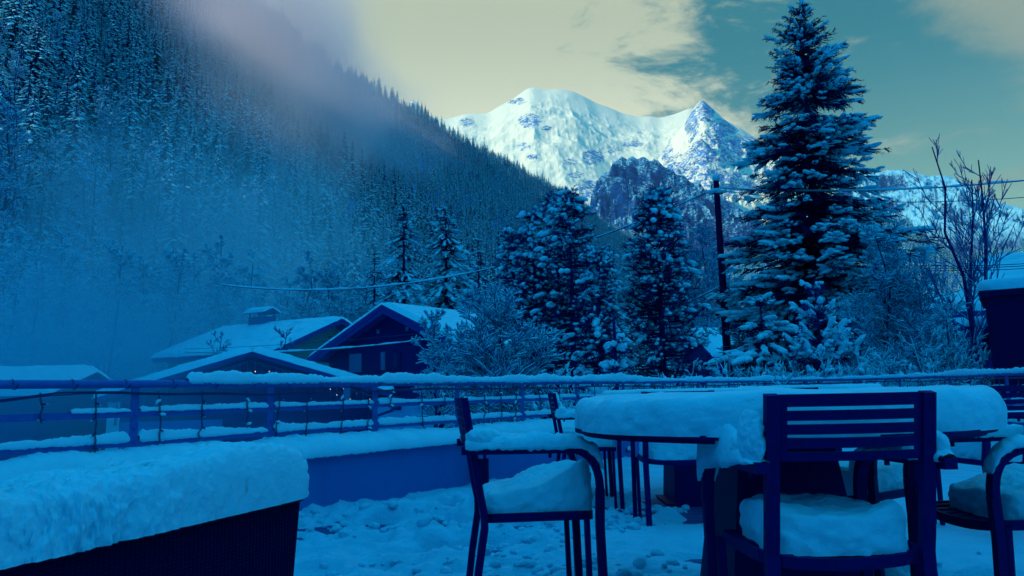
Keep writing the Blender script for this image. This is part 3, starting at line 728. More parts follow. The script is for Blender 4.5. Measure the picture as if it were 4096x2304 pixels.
for px, top, Y, rad, seed, lab in ((402, 200, 50, 2.4, 61, 'pale open spruce with hanging snowy boughs behind the ridge of the brown chalet'),
        (445, 198, 52, 2.9, 62, 'dark dense spruce with hanging snowy boughs behind the roof of the brown chalet')):
    h = P(px, top, Y)[2]+2
    place_tree('spruce_tree', px+2, Y, -2, big_spruce(h, [(0, rad), (.3, rad), (.6, rad*.75), (.85, rad*.45), (1, .2)], seed, 1.15, .9, 1.5, .3, 8, .55, .0), [M['bark'], M['needle'], M['snow']], lab, 'spruce tree')
for px, top, Y, rad, seed, lab in ((478, 236, 58, 2.2, 63, 'snowy spruce in the second row, just left of the shorter snow-clumped pine'),
        (540, 238, 64, 2.4, 64, 'snowy spruce in the second row, showing between the row of pines'),
        (612, 243, 60, 2.0, 65, 'snowy spruce in the second row, left of the broad pine'), (372, 246, 66, 2.0, 66, 'snowy spruce in the second row, above the ridge of the brown chalet')):
    h = P(px, top, Y)[2]+2
    place_tree('spruce_tree', px+2, Y, -2, big_spruce(h, [(0, rad), (.3, rad), (.6, rad*.7), (.85, rad*.4), (1, .2)], seed, .8, .9, 1.6, .3, 7, .5, .0), [M['bark'], M['needle'], M['snow']], lab, 'spruce tree')
# young spruces close behind the railing
h = P(818, 272, 15)[2]+.9
place_tree('young_spruce', 822, 15, -.9, big_spruce(h, [(0, 1.0), (.3, 1.05), (.6, .75), (.85, .4), (1, .1)], 71, .9, 1.25, 1.5, .2, 8, -.35, .25), [M['bark'], M['pine'], M['snow']], 'young spruce with upswept snowy twigs in front of the tall spruce', 'spruce tree')
h = P(613, 312, 10)[2]+.8
place_tree('young_spruce', 616, 10, -.8, big_spruce(h, [(0, .55), (.4, .5), (.6, .4), (.75, .1), (1, .05)], 72, .5, 1.3, 1.5, .16, 5, -.35, .2), [M['bark'], M['pine'], M['snow']], 'little spruce sapling with a bare upright leader, just behind the railing below the pines', 'spruce tree')
h = P(765, 298, 17)[2]+1.3
place_tree('young_spruce', 765, 17, -1.3, big_spruce(h, [(0, 1.3), (.5, 1.3), (.8, 1.0), (1, .3)], 73, .8, 1.1, 1.6, .2, 8, .25, .0), [M['bark'], M['needle'], M['snow']], 'low bushy spruce with thick snow pads at the foot of the utility pole', 'spruce tree')

# bare and frosted broadleaf trees
def bare(px, top, Y, z0, label, name='bare_tree', group=None, **k):
    h = P(px, top, Y)[2]-z0
    return place_tree(name, px, Y, z0, bare_tree(h, **k), [M['bark'], M['twig'], M['snow']], label, 'bare tree', group)
bare(431, 306, 15, -1.6, 'slim frosted sapling in front of the right wall of the brown chalet', seed=11, spread=.30, n1=34, n2=8, n3=6, minr=.008, snow=2.1, up=.35)
bare(485, 283, 17, -1.8, 'broad frosted tree covering the right corner of the brown chalet', seed=12, spread=.46, n1=34, n2=9, n3=7, minr=.009, snow=2.0, up=.35, forks=2)
bare(281, 322, 27, -2, 'thin dark sapling against the snowy roof of the left chalet, nearer its gable', seed=13, spread=.26, n1=18, n2=6, n3=3, minr=.010, snow=1.3, up=.5, snow_p=.5)
bare(222, 331, 29, -2, 'thin dark sapling against the snowy roof of the left chalet, below its chimney', seed=14, spread=.30, n1=16, n2=5, n3=3, minr=.010, snow=1.3, up=.5, snow_p=.5)
bare(905, 222, 21, -1.5, 'frosted many-stemmed tree just right of the tall spruce', seed=15, spread=.40, n1=26, n2=8, n3=6, minr=.008, snow=1.9, up=.3, forks=3)
bare(935, 300, 17, -1.2, 'low frosted tree with crossing twigs in front of the big snowy roof', seed=16, spread=.42, n1=22, n2=8, n3=6, minr=.007, snow=1.9, up=.25, forks=3)
bare(968, 134, 20, -1, 'left of the two tall leafless trees rising against the sky above the dark cabin', seed=17, spread=.36, n1=22, n2=5, n3=0, minr=.010, snow=1.0, r0=.075, up=1.0, forks=2, snow_p=.6, lo=.3, ang1=.75)
bare(1012, 138, 18, -1, 'right of the two tall leafless trees rising against the sky above the dark cabin', seed=18, spread=.34, n1=26, n2=5, n3=0, minr=.010, snow=1.0, r0=.075, up=1.0, forks=1, snow_p=.6, lo=.35, ang1=.75)
bare(745, 292, 27, -2, 'frosted bare shrub tree behind the utility pole', seed=19, spread=.42, n1=26, n2=7, n3=6, minr=.010, snow=1.8, up=.3, forks=2)
bare(700, 226, 75, -2, 'tall pale frosted tree filling the gap between the broad pine and the utility pole', seed=20, spread=.30, n1=40, n2=9, n3=7, minr=.018, snow=1.7, up=.5, forks=3)
bare(678, 240, 80, -2, 'pale frosted tree seen past the right side of the broad pine', seed=21, spread=.30, n1=40, n2=9, n3=7, minr=.018, snow=1.7, up=.5, forks=3)
bare(735, 250, 85, -2, 'pale frosted tree directly behind the utility pole', seed=22, spread=.34, n1=40, n2=9, n3=7, minr=.018, snow=1.7, up=.5, forks=3)
# the snow-laden wood behind the chalets
wood_protos = []
for i in range(4):
    o = empty('bare_tree'); join_parts(o, *bare_tree(18.0, 300+i, .30, 36, 8, 7, 0, minr=.028, snow=2.5, up=.3, lean=.05*(i-1.5), lo=.12), TM)
    wood_protos.append(o)
gw = 'snow-laden bare trees of the wood behind the chalets'
r = np.random.default_rng(99); n = 0
for row, (Y0, cnt, hh) in enumerate(((62, 15, .80), (74, 17, .95), (90, 20, 1.05), (112, 22, 1.15))):
    for j in range(cnt):
        px = -25+(560+25)*(j+r.uniform(.1, .9))/cnt
        if 300 < px < 480 and Y0 < 70: continue
        p = P(px, 380, Y0*r.uniform(.93, 1.08)); src = wood_protos[r.integers(4)]
        o = src if n < 4 and src.get('label') is None else copy_tree(src)
        n += 1
        fade = 1.0 if px > 60 else 1.1
        s_ = hh*fade*r.uniform(.72, 1.12)*(1.0 if px < 420 else .72); o.location = (p[0], p[1], -2.2); o.scale = (s_, s_, s_); o.rotation_euler = (0, 0, r.uniform(0, 6.28))
        tag(o, 'leafless tree laden with snow in the misty wood behind the chalets', 'bare tree', gw)
for o in wood_protos:
    if o.get('label') is None: o.location = (-60, 95, -2.2); tag(o, 'leafless tree laden with snow in the misty wood behind the chalets', 'bare tree', gw)

# bushes just beyond the terrace
def bush(px, top, Y, w_, z0, seed, label, stems=0):
    r = np.random.default_rng(seed); p = P(px, 380, Y); o = empty('snowy_bush', (p[0], p[1], z0)); h = P(px, top, Y)[2]-z0
    br, sn = MB(), MB(); n = 120
    az = r.uniform(0, 6.28, n); an = r.uniform(.1, 1.2, n); L = h*r.uniform(.5, 1.0, n)
    b0 = np.stack([r.normal(0, w_*.18, n), r.normal(0, w_*.18, n), 0*az], 1)
    d = np.stack([np.cos(az)*np.sin(an), np.sin(az)*np.sin(an), np.cos(an)], 1); m = b0+d*L[:, None]*.55; e = m+nrm(d*A([1, 1, .6]))*L[:, None]*.45
    segs(br, b0, m, .014, .010, 1, 4); segs(br, m, e, .010, .005, 1, 4)
    p0, p1 = np.concatenate([b0, m]), np.concatenate([m, e]); rr = np.full(len(p0), .012)
    c0, c1, cr_ = children(p0, p1, rr, 5, .5, .8, r, .25, .3, 1, .6); segs(br, c0, c1, .008, .004, 1, 3)
    e0, e1, _ = children(c0, c1, cr_, 4, .5, .8, r, .2, .3, 1, .6); segs(br, e0, e1, .005, .003, 1, 3)
    a0, a1 = np.concatenate([p0, c0, e0]), np.concatenate([p1, c1, e1]); k = r.random(len(a0)) < .8
    up_ = A([0, 0, .018]); segs(sn, a0[k]+up_*.5, a1[k]+up_*.5, .012, .007, 2, 4)
    k = r.random(len(c1)) < .5; cc = (c0*.4+c1*.6)[k]
    blobs(sn, cc+A([0, 0, .03]), (c1-c0)[k], r.uniform(.04, .10, len(cc)), r.uniform(.025, .05, len(cc)), r.uniform(.02, .04, len(cc)), r, 2, 1, .3)
    for i in range(4): blobs(sn, [[r.normal(0, w_*.3), r.normal(0, w_*.3), h*r.uniform(.3, .72)]], [[1, 0, 0]], r.uniform(.2, .38), r.uniform(.2, .35), r.uniform(.10, .16), r, 2, 3, .03)
    mb = merge(br); mb.build('branches', [M['bark'], M['twig'], M['snow']], o); sn.build('snow_layer', [M['bark'], M['twig'], M['snow']], o, smooth=True)
    tag(o, label, 'bush', 'snow-covered bushes along the outside of the railing')
for a in ((715, 352, 15, 1.6, -1.4, 1, 'snow-covered bush at the foot of the utility pole, behind the railing'),
          (775, 350, 14, 1.8, -1.4, 2, 'rounded snow-covered bush behind the railing beneath the low bushy spruce'),
          (843, 352, 14, 1.8, -1.4, 3, 'snow-covered bush behind the railing right of the young spruce'),
          (893, 346, 15, 1.9, -1.4, 4, 'snow-covered bush behind the railing under the frosted many-stemmed tree'),
          (945, 330, 15, 1.9, -1.4, 5, 'tall twiggy snow-covered bush left of the dark cabin'),
          (665, 366, 14, 1.4, -1.4, 6, 'low snow-covered bush behind the railing below the broad pine'),
          (590, 368, 14, 1.3, -1.4, 7, 'low snow-covered bush behind the railing left of the spruce sapling')):
    bush(*a)

# ------------------------------------------------------------------ buildings
def slab(mb, a, b, c, d, t, mat=0):
    """sloping slab of thickness t under the quad a b c d"""
    q = A([a, b, c, d], float) if False else np.array([a, b, c, d], float)
    n = nrm(np.cross(q[1]-q[0], q[3]-q[0])); n = n if n[2] > 0 else -n
    prism(mb, q, -n*t, mat)
def snow_quad(mb, a, b, c, d, t, seed=0, nu=60, nv=30, mat=0, lump=.03, dent=0.0, wav=.12):
    """snow blanket of thickness t lying on the quad, edges rounded down and a little ragged"""
    a, b, c, d = [np.array(q, float) for q in (a, b, c, d)]
    u_, v_ = np.meshgrid(np.linspace(0, 1, nu), np.linspace(0, 1, nv), indexing='ij')
    p = (a*(1-u_)[..., None]+b*u_[..., None])*(1-v_)[..., None]+(d*(1-u_)[..., None]+c*u_[..., None])*v_[..., None]
    lu, lv = np.linalg.norm(b-a), np.linalg.norm(d-a); n = nrm(np.cross(b-a, d-a)); n = n if n[2] > 0 else -n
    e = np.minimum(np.minimum(u_, 1-u_)*lu, np.minimum(v_, 1-v_)*lv)
    hh = t*np.sqrt(np.clip(1-(1-np.clip(e/(t*1.2), 0, 1))**2, 0, 1))
    nz = fbm(p*1.4, 4, seed); hh = hh*(1+wav*nz)+lump*fbm(p*6, 3, seed+4)*(e > 0)
    if dent: hh = hh-dent*np.clip(fbm(p*A([2.5, 2.5, 6]), 2, seed+8)-.32, 0, 1)*4
    off = (fbm(p*2.5, 3, seed+6)*t*.35)[..., None]*(e < 1e-6)[..., None]
    cen = nrm(p-p.mean((0, 1)))
    top = p+n*hh[..., None]+cen*off
    ii = np.arange(nu-1)[:, None]*nv+np.arange(nv-1)[None]
    f = np.stack([ii, ii+nv, ii+nv+1, ii+1], -1).reshape(-1, 4)
    mb.add(top.reshape(-1, 3), f, mat)
    rim = [(i, 0) for i in range(nu)]+[(nu-1, j) for j in range(1, nv)]+[(i, nv-1) for i in range(nu-2, -1, -1)]+[(0, j) for j in range(nv-2, 0, -1)]
    rt = np.array([top[i, j] for i, j in rim]); rb_ = np.array([p[i, j] for i, j in rim])-A([0, 0, 1.])*t*.12
    k = len(rim); mb.add(np.concatenate([rt, rb_]), [[i, (i+1) % k, k+(i+1) % k, k+i] for i in range(k)], mat)
    mb.add(rb_, [list(range(k))], mat)
def gable_house(name, R, rid, half, rise, length, zbase, over=.5, wallmat='wood_dark', lower=None, lower_z=0.0, snow_t=.22, label='', seed=0, overg=.8, roof_t=.22, dent=.06):
    """R: front ridge point; rid: unit plan vector along the ridge, away; gable across it"""
    R = A(R, float) if False else np.array(R, float); rid = nrm(A([rid[0], rid[1], 0.])); g = A([-rid[1], rid[0], 0.])     # g: towards one eave
    base = R.copy(); base[2] = zbase
    o = empty(name, base); Rl = np.array([0, 0, R[2]-zbase]); Zr = Rl[2]; slope = rise/half
    wmb = MB(); hw = half-over; zt = lambda x: Zr-roof_t-.02-slope*abs(x)
    f0, f1 = rid*overg, rid*(length-overg)
    low = max(0.0, lower_z-zbase) if lower else 0.0
    poly = [f0-g*hw+A([0, 0, low]), f0+g*hw+A([0, 0, low]), f0+g*hw+A([0, 0, zt(hw)]), f0+A([0, 0, zt(0)]), f0-g*hw+A([0, 0, zt(hw)])]
    prism(wmb, poly, f1-f0); wmb.build('wall', M[wallmat], o)
    if lower:
        lm = MB(); e = .04; q = [f0+rid*e-g*(hw-e), f0+rid*e+g*(hw-e), f0+rid*e+g*(hw-e)+A([0, 0, low]), f0+rid*e-g*(hw-e)+A([0, 0, low])]
        prism(lm, q, f1-f0-rid*2*e); lm.build('plaster_base', M[lower], o)
    roof = MB(); sn = MB()
    for s in (-1, 1):
        a, b = Rl, Rl+g*s*half-A([0, 0, rise]); c, d = b+rid*length, a+rid*length
        gap = A([0, 0, 0.0])
        slab(roof, a+gap, b, c, d+gap, roof_t)
        up = A([0, 0, .004]); snow_quad(sn, a+up-rid*.05, b+up+g*s*.06, c+up+g*s*.06, d+up, snow_t, seed+s, 70, 40, dent=dent)
    ro = roof.build('roof', M['fascia'], o); sn.build('snow_layer', M['snow'], ro, smooth=True)
    tag(o, label, 'house'); o['_'] = 0; del o['_']
    return o, rid, g, Zr, f0
def shutterbox(o, name, c, w_, h_, rid, t, mat, extra=None):
    """panel on a gable wall; c in house space, outward is -rid"""
    mb = MB(); g = A([-rid[1], rid[0], 0.]); a = c-g*w_/2-A([0, 0, h_/2]); q = [a, a+g*w_, a+g*w_+A([0, 0, h_]), a+A([0, 0, h_])]
    prism(mb, q, -rid*t); return mb.build(name, M[mat], o)
# brown chalet
R1 = P(382, 304, 38); e1 = P(470, 316, 44)
brown, rid, g, Zr, f0 = gable_house('chalet', R1, (e1-R1)[:2], 5.3, 2.45, 9.0, -2.1, .6, 'wood_dark', 'render', .55, .20, 'brown timber chalet with a snowy gable roof and pale plaster ground floor', 3, 1.0)
def on_gable(o_, R_, rid_, g_, overg, px, py):
    """house-space point of the gable wall seen at this pixel"""
    d = ray(px, py); p0 = A([R_[0], R_[1], 0])+rid_*overg; nrm_ = rid_
    t = np.dot(p0[:2], nrm_[:2])/np.dot(d[:2], nrm_[:2]); q = A([0, 0, H])+d*t
    return q-np.array(o_.location)
def gp(px, py, dd=.0): return on_gable(brown, R1, rid, g, 1.0, px, py)-rid*dd
def opening(px, py, w_, h_, lab, shut):
    c = gp(px, py)
    fr = shutterbox(brown, 'window', c, w_, h_, rid, .06, 'shutter' if shut else 'wood_dark')
    if not shut:
        pn = shutterbox(brown, 'pane', c-rid*.062, w_*.38, h_*.8, rid, .01, 'pane'); pn.parent = fr
opening(356, 363, .85, .95, '', True); opening(383.5, 361, .28, .9, '', True); opening(396, 361, .6, .9, '', False)
opening(378.5, 331.5, .16, .2, '', True); opening(407.5, 329, .16, .2, '', True)
c = gp(372, 388); shutterbox(brown, 'balcony', gp(366, 379)+A([0, 0, -.1]), 5.2, .08, rid, .9, 'wood_dark')
c = gp(397, 402); wn = shutterbox(brown, 'window', c, .55, .8, rid, .05, 'wood_dark'); pn = shutterbox(brown, 'pane', c-rid*.052, .4, .6, rid, .01, 'pane'); pn.parent = wn
c = gp(420, 401); wn = shutterbox(brown, 'window', c, .4, .35, rid, .05, 'shutter'); sl = shutterbox(brown, 'sill', c-A([0, 0, .25]), .6, .06, rid, .14, 'render'); sl.parent = wn
c = gp(441, 412); shutterbox(brown, 'door', c, .8, 2.0, rid, .05, 'black')
# bargeboards under the rake
for s in (-1, 1):
    mb = MB(); Rl = A([0, 0, Zr]); a = Rl-A([0, 0, .24]); b = Rl+g*s*5.2-A([0, 0, 2.45*5.2/5.3+.24])
    q = [a+rid*.03, b+rid*.03, b+rid*.03-A([0, 0, .22]), a+rid*.03-A([0, 0, .22])]; prism(mb, q, rid*.06); mb.build('bargeboard', M['fascia'], brown)

# left chalet with the chimney
R2 = P(342, 318, 46); e2 = P(201, 331, 52.7)
lc, rid2, g2, Zr2, f02 = gable_house('chalet', R2, (e2-R2)[:2], 5.2, 2.1, 10.5, -2.1, .5, 'wood_green', None, 0, .22, 'long low chalet with a snow-covered roof and a small capped chimney', 9, .9, .3, .1)
ch = MB(); pc = P(262, 322, 49.3); pc = pc-np.array(lc.location); rzc = math.atan2(rid2[1], rid2[0])
box(ch, (pc[0], pc[1], pc[2]-.5), (1.5, .9, 1.6), rzc); 
cho = ch.build('chimney', M['fascia'], lc)
cp_ = MB(); 
for s in (-1, 1):
    a = pc+A([0, 0, .85]); 
    q = [a-rid2*.95, a+rid2*.95, a+rid2*.95+g2*s*.65-A([0, 0, .3]), a-rid2*.95+g2*s*.65-A([0, 0, .3])]
    slab(cp_, *q, .05)
for x, y in ((-1, -1), (-1, 1), (1, -1), (1, 1)):
    b0 = pc+rid2*.68*x+g2*.38*y; segs(cp_, [b0+A([0, 0, .25])], [b0+A([0, 0, .65])], .05, .05, 0, 4)
capo = cp_.build('chimney_cap', M['fascia'], cho)
cs = MB()
for s in (-1, 1):
    a = pc+A([0, 0, .86]); snow_quad(cs, a-rid2*.97, a+rid2*.97, a+rid2*.97+g2*s*.68-A([0, 0, .3]), a-rid2*.97+g2*s*.68-A([0, 0, .3]), .16, 5+s, 20, 12)
cs.build('snow_layer', M['snow'], cho, smooth=True)
gl = MB(); 
def gp2(px, py): return on_gable(lc, R2, rid2, g2, .9, px, py)
c = gp2(333, 342); shutterbox(lc, 'window', c, .7, .7, rid2, .05, 'pane')

# gabled hut with strings of tiny lights
R3 = P(252, 351, 20)
hut, rid3, g3, Zr3, f03 = gable_house('timber_hut', R3, (0.02, 1.0), 3.6, 1.12, 6.0, -2.1, .45, 'wood_dark', None, 0, .17, 'low timber hut with icicle lights under its snow-edged gable', 15, .7, .12, .02)
hut['category'] = 'hut'
M['lit'] = bpy.data.materials.new('tiny_lamp'); M['lit'].use_nodes = True
_b = M['lit'].node_tree.nodes['Principled BSDF']; _b.inputs['Base Color'].default_value = (.8, .6, .3, 1); _b.inputs['Emission Color'].default_value = (1, .75, .35, 1); _b.inputs['Emission Strength'].default_value = 1.6
il = empty('icicle_lights', tuple(np.array(hut.location)+A([0, 0, Zr3-.15])-rid3*.02)); tag(il, 'string of tiny lit icicle lamps hanging under the snowy gable of the timber hut', 'string lights')
wi, lt = MB(), MB(); r = np.random.default_rng(5)
for s in (-1, 1):
    for x in np.arange(.1, 3.4, .17):
        top_ = g3*s*x-A([0, 0, 1.12/3.6*x+.10]); L = r.uniform(.12, .5)
        segs(wi, [top_], [top_+A([r.normal(0, .02), 0, -L])], .006, .005, 0, 3)
        for q in range(3):
            b0 = top_-A([0, 0, L*r.random()]); segs(wi, [b0], [b0+A([r.normal(0, .05), 0, -.03])], .004, .004, 0, 3)
            if (s > 0) == (g3[0] > 0) and r.random() < .38: blobs(lt, [b0+A([0, -.01, -.03])], [[0, 0, 1]], .014, .010, .010, r, 0, 0, 0)
            elif r.random() < .06: blobs(lt, [b0], [[0, 0, 1]], .012, .010, .010, r, 0, 0, 0)
    segs(wi, [-A([0, 0, .10])], [g3*s*3.5-A([0, 0, 1.12/3.6*3.5+.10])], .008, .008, 0, 3)
wi.build('wire', M['rail'], il); lt.build('lamp', M['lit'], il)
gt = MB(); ge = np.array([3.45 if g3[0] > 0 else -3.45, 0, 0]); 
tube(gt, [np.array([3.62, -.2, Zr3-1.30]), np.array([3.62, 5.8, Zr3-1.34])], .07, 8); tube(gt, [np.array([3.62, -.15, Zr3-1.34]), np.array([3.6, .1, Zr3-1.6]), np.array([3.25, .65, Zr3-1.75]), np.array([3.25, .65, .1])], .045, 8); gt.build('gutter', M['fascia'], hut)
hut.rotation_euler = (0, 0, math.radians(17)); il.rotation_euler = (0, 0, math.radians(17))
for x in (.3, 1.25): 
    mb = MB(); box(mb, (x+1.2, .68, 1.15), (.03, .03, 2.2)); mb.build('batten', M['fascia'], hut)
hb = MB(); box(hb, (-1.9, .66, 1.35), (2.4, .05, 2.1)); hb.build('door', M['plaster'], hut)

# low hut at the far left, big roofs at the right, small roof behind the pole
R4 = P(96, 371, 21)
gable_house('timber_hut', R4, (-1.0, -.12), 2.6, .62, 9, -2.1, .4, 'wood_dark', None, 0, .20, 'low hut at the far left with a smooth snowy roof half hidden by mist', 21, .5, .1, .03)[0]['category'] = 'hut'
R5 = P(690, 330, 62)
gable_house('chalet', R5, (1.0, .12), 4.5, 2.3, 14, -2.1, .5, 'wood_dark', None, 0, .3, 'small house behind the utility pole showing only its smooth snowy roof', 25, .7, .2, .03)
R6 = P(976, 262, 37)
big, rid6, g6, Zr6, f06 = gable_house('chalet', R6, (.77, -.64), 7.4, 2.9, 20, -2.1, .8, 'wood_dark', None, 0, .3, 'large house at the right edge with a broad snowy roof above dark timber balconies', 29, 1.2, .25, .12)
for zz in (3.2, 1.2):
    ra6 = math.atan2(rid6[1], rid6[0]); c6 = rid6*9.5-g6*7.0; c7 = rid6*9.5-g6*7.55
    mb = MB(); box(mb, (c6[0], c6[1], zz), (17, 1.2, .16), ra6); box(mb, (c7[0], c7[1], zz+.5), (17, .05, .8), ra6); mb.build('balcony', M['wood_dark'], big)
R7 = P(915, 297, 44)
gable_house('chalet', R7, (1.0, .05), 4.2, 2.0, 9, -2.1, .5, 'wood_dark', None, 0, .28, 'smaller snowy roof in front of the wooded hill, left of the large house', 35, .7, .2, .05)
# dark cabin box with the snow cap
p = P(983, 300, 13.0); q_ = P(1075, 300, 13.0)
cab = empty('cabin', (p[0], 13.0, -2.1), -math.atan2(p[0]+.25, 13.0)); tag(cab, 'tall dark-clad cabin with a thick snow cap at the right edge, behind the railing', 'cabin')
hc = p[2]+2.1+.05; mb = MB(); box(mb, (1.5, 1.2, hc/2), (2.96, 2.4, hc), 0, 0, .94); mb.build('wall', M['black'], cab)
mb = MB(); box(mb, (1.5, 1.2, hc+.05), (3.1, 2.55, .10)); mb.build('roof', M['black'], cab)
mb = MB(); snow_pad(mb, rrect(3.14, 2.6, 9), .2, 200, 26, 4, bulge=.03, lump=.012, freq=2.5, fine=.003, edge=.12, M=Mz(0, (1.5, 1.2, hc+.10))); mb.build('snow_layer', M['snow'], cab, smooth=True)

# ------------------------------------------------------------------ pole and cables
pt_, pb_ = P(716, 180, 26), P(728, 378, 26)
pole = empty('utility_pole', (pb_[0], 26, -2.1)); tag(pole, 'dark wooden utility pole with snow on its cap, left of the tall spruce', 'utility pole')
top = np.array([pt_[0]-pb_[0], 0, pt_[2]+2.1]); mb = MB()
tube(mb, [np.array([.05, 0, -.2]), top*.5+A([.03, 0, 0]), top], [.17, .13, .10], 12); mb.build('post', M['black'], pole)
mb = MB(); br = top-A([0, 0, .5]); tube(mb, [br+A([-.18, -.1, 0]), br+A([.18, -.1, 0])], .03, 6); tube(mb, [br+A([-.16, -.1, .35]), br+A([-.2, -.1, .18]), br+A([-.12, -.1, 0])], .015, 6)
for i in range(3): tube(mb, [br+A([.3+.14*i+.07*math.cos(a_), -.1, -.18+.10*math.sin(a_)]) for a_ in np.linspace(0, 6, 14)], .008, 4)
mb.build('cable_clamp', M['wire'], pole)
mb = MB(); blobs(mb, [top+A([0, 0, .06]), br+A([-.15, -.1, .09]), br+A([.1, -.1, .07])], [[0, 0, 1], [1, 0, .2], [1, 0, 0]], [.14, .28, .25], [.14, .12, .1], [.13, .08, .07], rng, 0, 3, .03); mb.build('snow_layer', M['snow'], pole, smooth=True)
for z_ in (2.6, 3.5, 4.3): 
    mb = MB(); tube(mb, [np.array([.17*math.cos(a_), .17*math.sin(a_), z_]) for a_ in np.linspace(0, 6.28, 13)], .012, 5); mb.build('band', M['rail'], pole)
def cable(a, b, sag, rad, label, snow_h=0.0, seed=0, gaps=.1, grp=None):
    o = empty('overhead_cable', tuple(a)); t = np.linspace(0, 1, 60)[:, None]; pts = (b-a)*t-A([0, 0, 1.])*sag*4*t*(1-t)
    mb = MB(); tube(mb, pts, rad, 6); mb.build('wire', M['wire'], o)
    if snow_h: mb = MB(); snow_line(mb, pts+A([0, 0, rad*.6]), rad*1.15, snow_h, seed, .12, gaps=gaps, amp=.5); mb.build('snow_layer', M['snow'], o, smooth=True)
    tag(o, label, 'cable', grp)
tp = P(716, 188, 26)
cable(tp, P(222, 285, 30), 1.35, .022, 'long snow-topped cable sagging from the pole to the left across the pines and the wood', .04, 3, -.2)
cable(tp, P(1040, 179, 22), .22, .018, 'thick snow-patched cable running right from the pole top past the tall spruce', .04, 4, .25)
cable(P(716, 190, 26), P(1040, 196, 24), .3, .012, 'thin bare cable below the thick one, right of the tall spruce')
cable(P(721, 286, 26), P(560, 330, 30), .4, .02, 'short low cable leaving the pole to the left behind the broad pine', .03, 5, 0)
cable(P(724, 285, 26), P(880, 262, 24), 1.2, .02, 'slack cable from the middle of the pole into the tall spruce')
cable(P(470, 333, 24), P(185, 352, 26), .22, .016, 'snowy cable crossing the gable of the brown chalet, the lower of two', .03, 6, -.2)
cable(P(470, 328, 24.5), P(185, 349, 27), .10, .008, 'thin cable crossing the gable of the brown chalet, the upper of two')
for i, (y1, y2) in enumerate(((263, 262), (266, 264), (268, 267))):
    cable(P(860, y1, 23+i), P(1050, y2, 21+i), .1, .012, 'one of three close dark cables crossing in front of the large snowy roof', grp='three close cables in front of the large snowy roof')

# ------------------------------------------------------------------ terrace
path = [A([-5.1, .55]), A([-4.35, 1.55]), A([-3.65, 2.55]), A([-2.95, 3.62])]      # railing line in plan, left of the frame first
def on_ray(px, p0, L):
    d = ray(px, 383); k = d[0]/d[1]           # |(k Y, Y)-p0| = L, farther root
    a, b, c = k*k+1, -2*(k*p0[0]+p0[1]), p0[0]**2+p0[1]**2-L*L
    Y = (-b+math.sqrt(max(b*b-4*a*c, 0)))/(2*a); return A([k*Y, Y])
p = A([-2.26, 4.69]); path.append(p)
for px in (271, 375, 457, 522, 576, 623, 663, 698, 729): p = on_ray(px, p, 1.04); path.append(p)
path += [p+A([.75, .62]), p+A([1.55, .95]), p+A([2.4, .85])]
for px, Y in ((900, 12.4), (950, 10.6), (1007, 9.1), (1075, 8.0), (1130, 6.9), (1180, 5.8)): d = ray(px, 383); path.append(A([d[0]/d[1]*Y, Y]))
path = np.array(path)
def smooth_path(pts, k=12, close=False):
    out = []
    n = len(pts)
    for i in range(n-1):
        p0, p1, p2, p3 = pts[max(i-1, 0)], pts[i], pts[i+1], pts[min(i+2, n-1)]
        for t in np.linspace(0, 1, k, endpoint=False):
            out.append(.5*((2*p1)+(-p0+p2)*t+(2*p0-5*p1+4*p2-p3)*t*t+(-p0+3*p1-3*p2+p3)*t**3))
    out.append(pts[-1]); return np.array(out)
sp2 = smooth_path(path)
tn = nrm(np.gradient(sp2, axis=0)); nn = np.stack([tn[:, 1], -tn[:, 0]], 1)       # nn points to the terrace side (right of travel)
def off(o_): return sp2+nn*o_
WIN, WOUT = .15, -.13
WT = .44
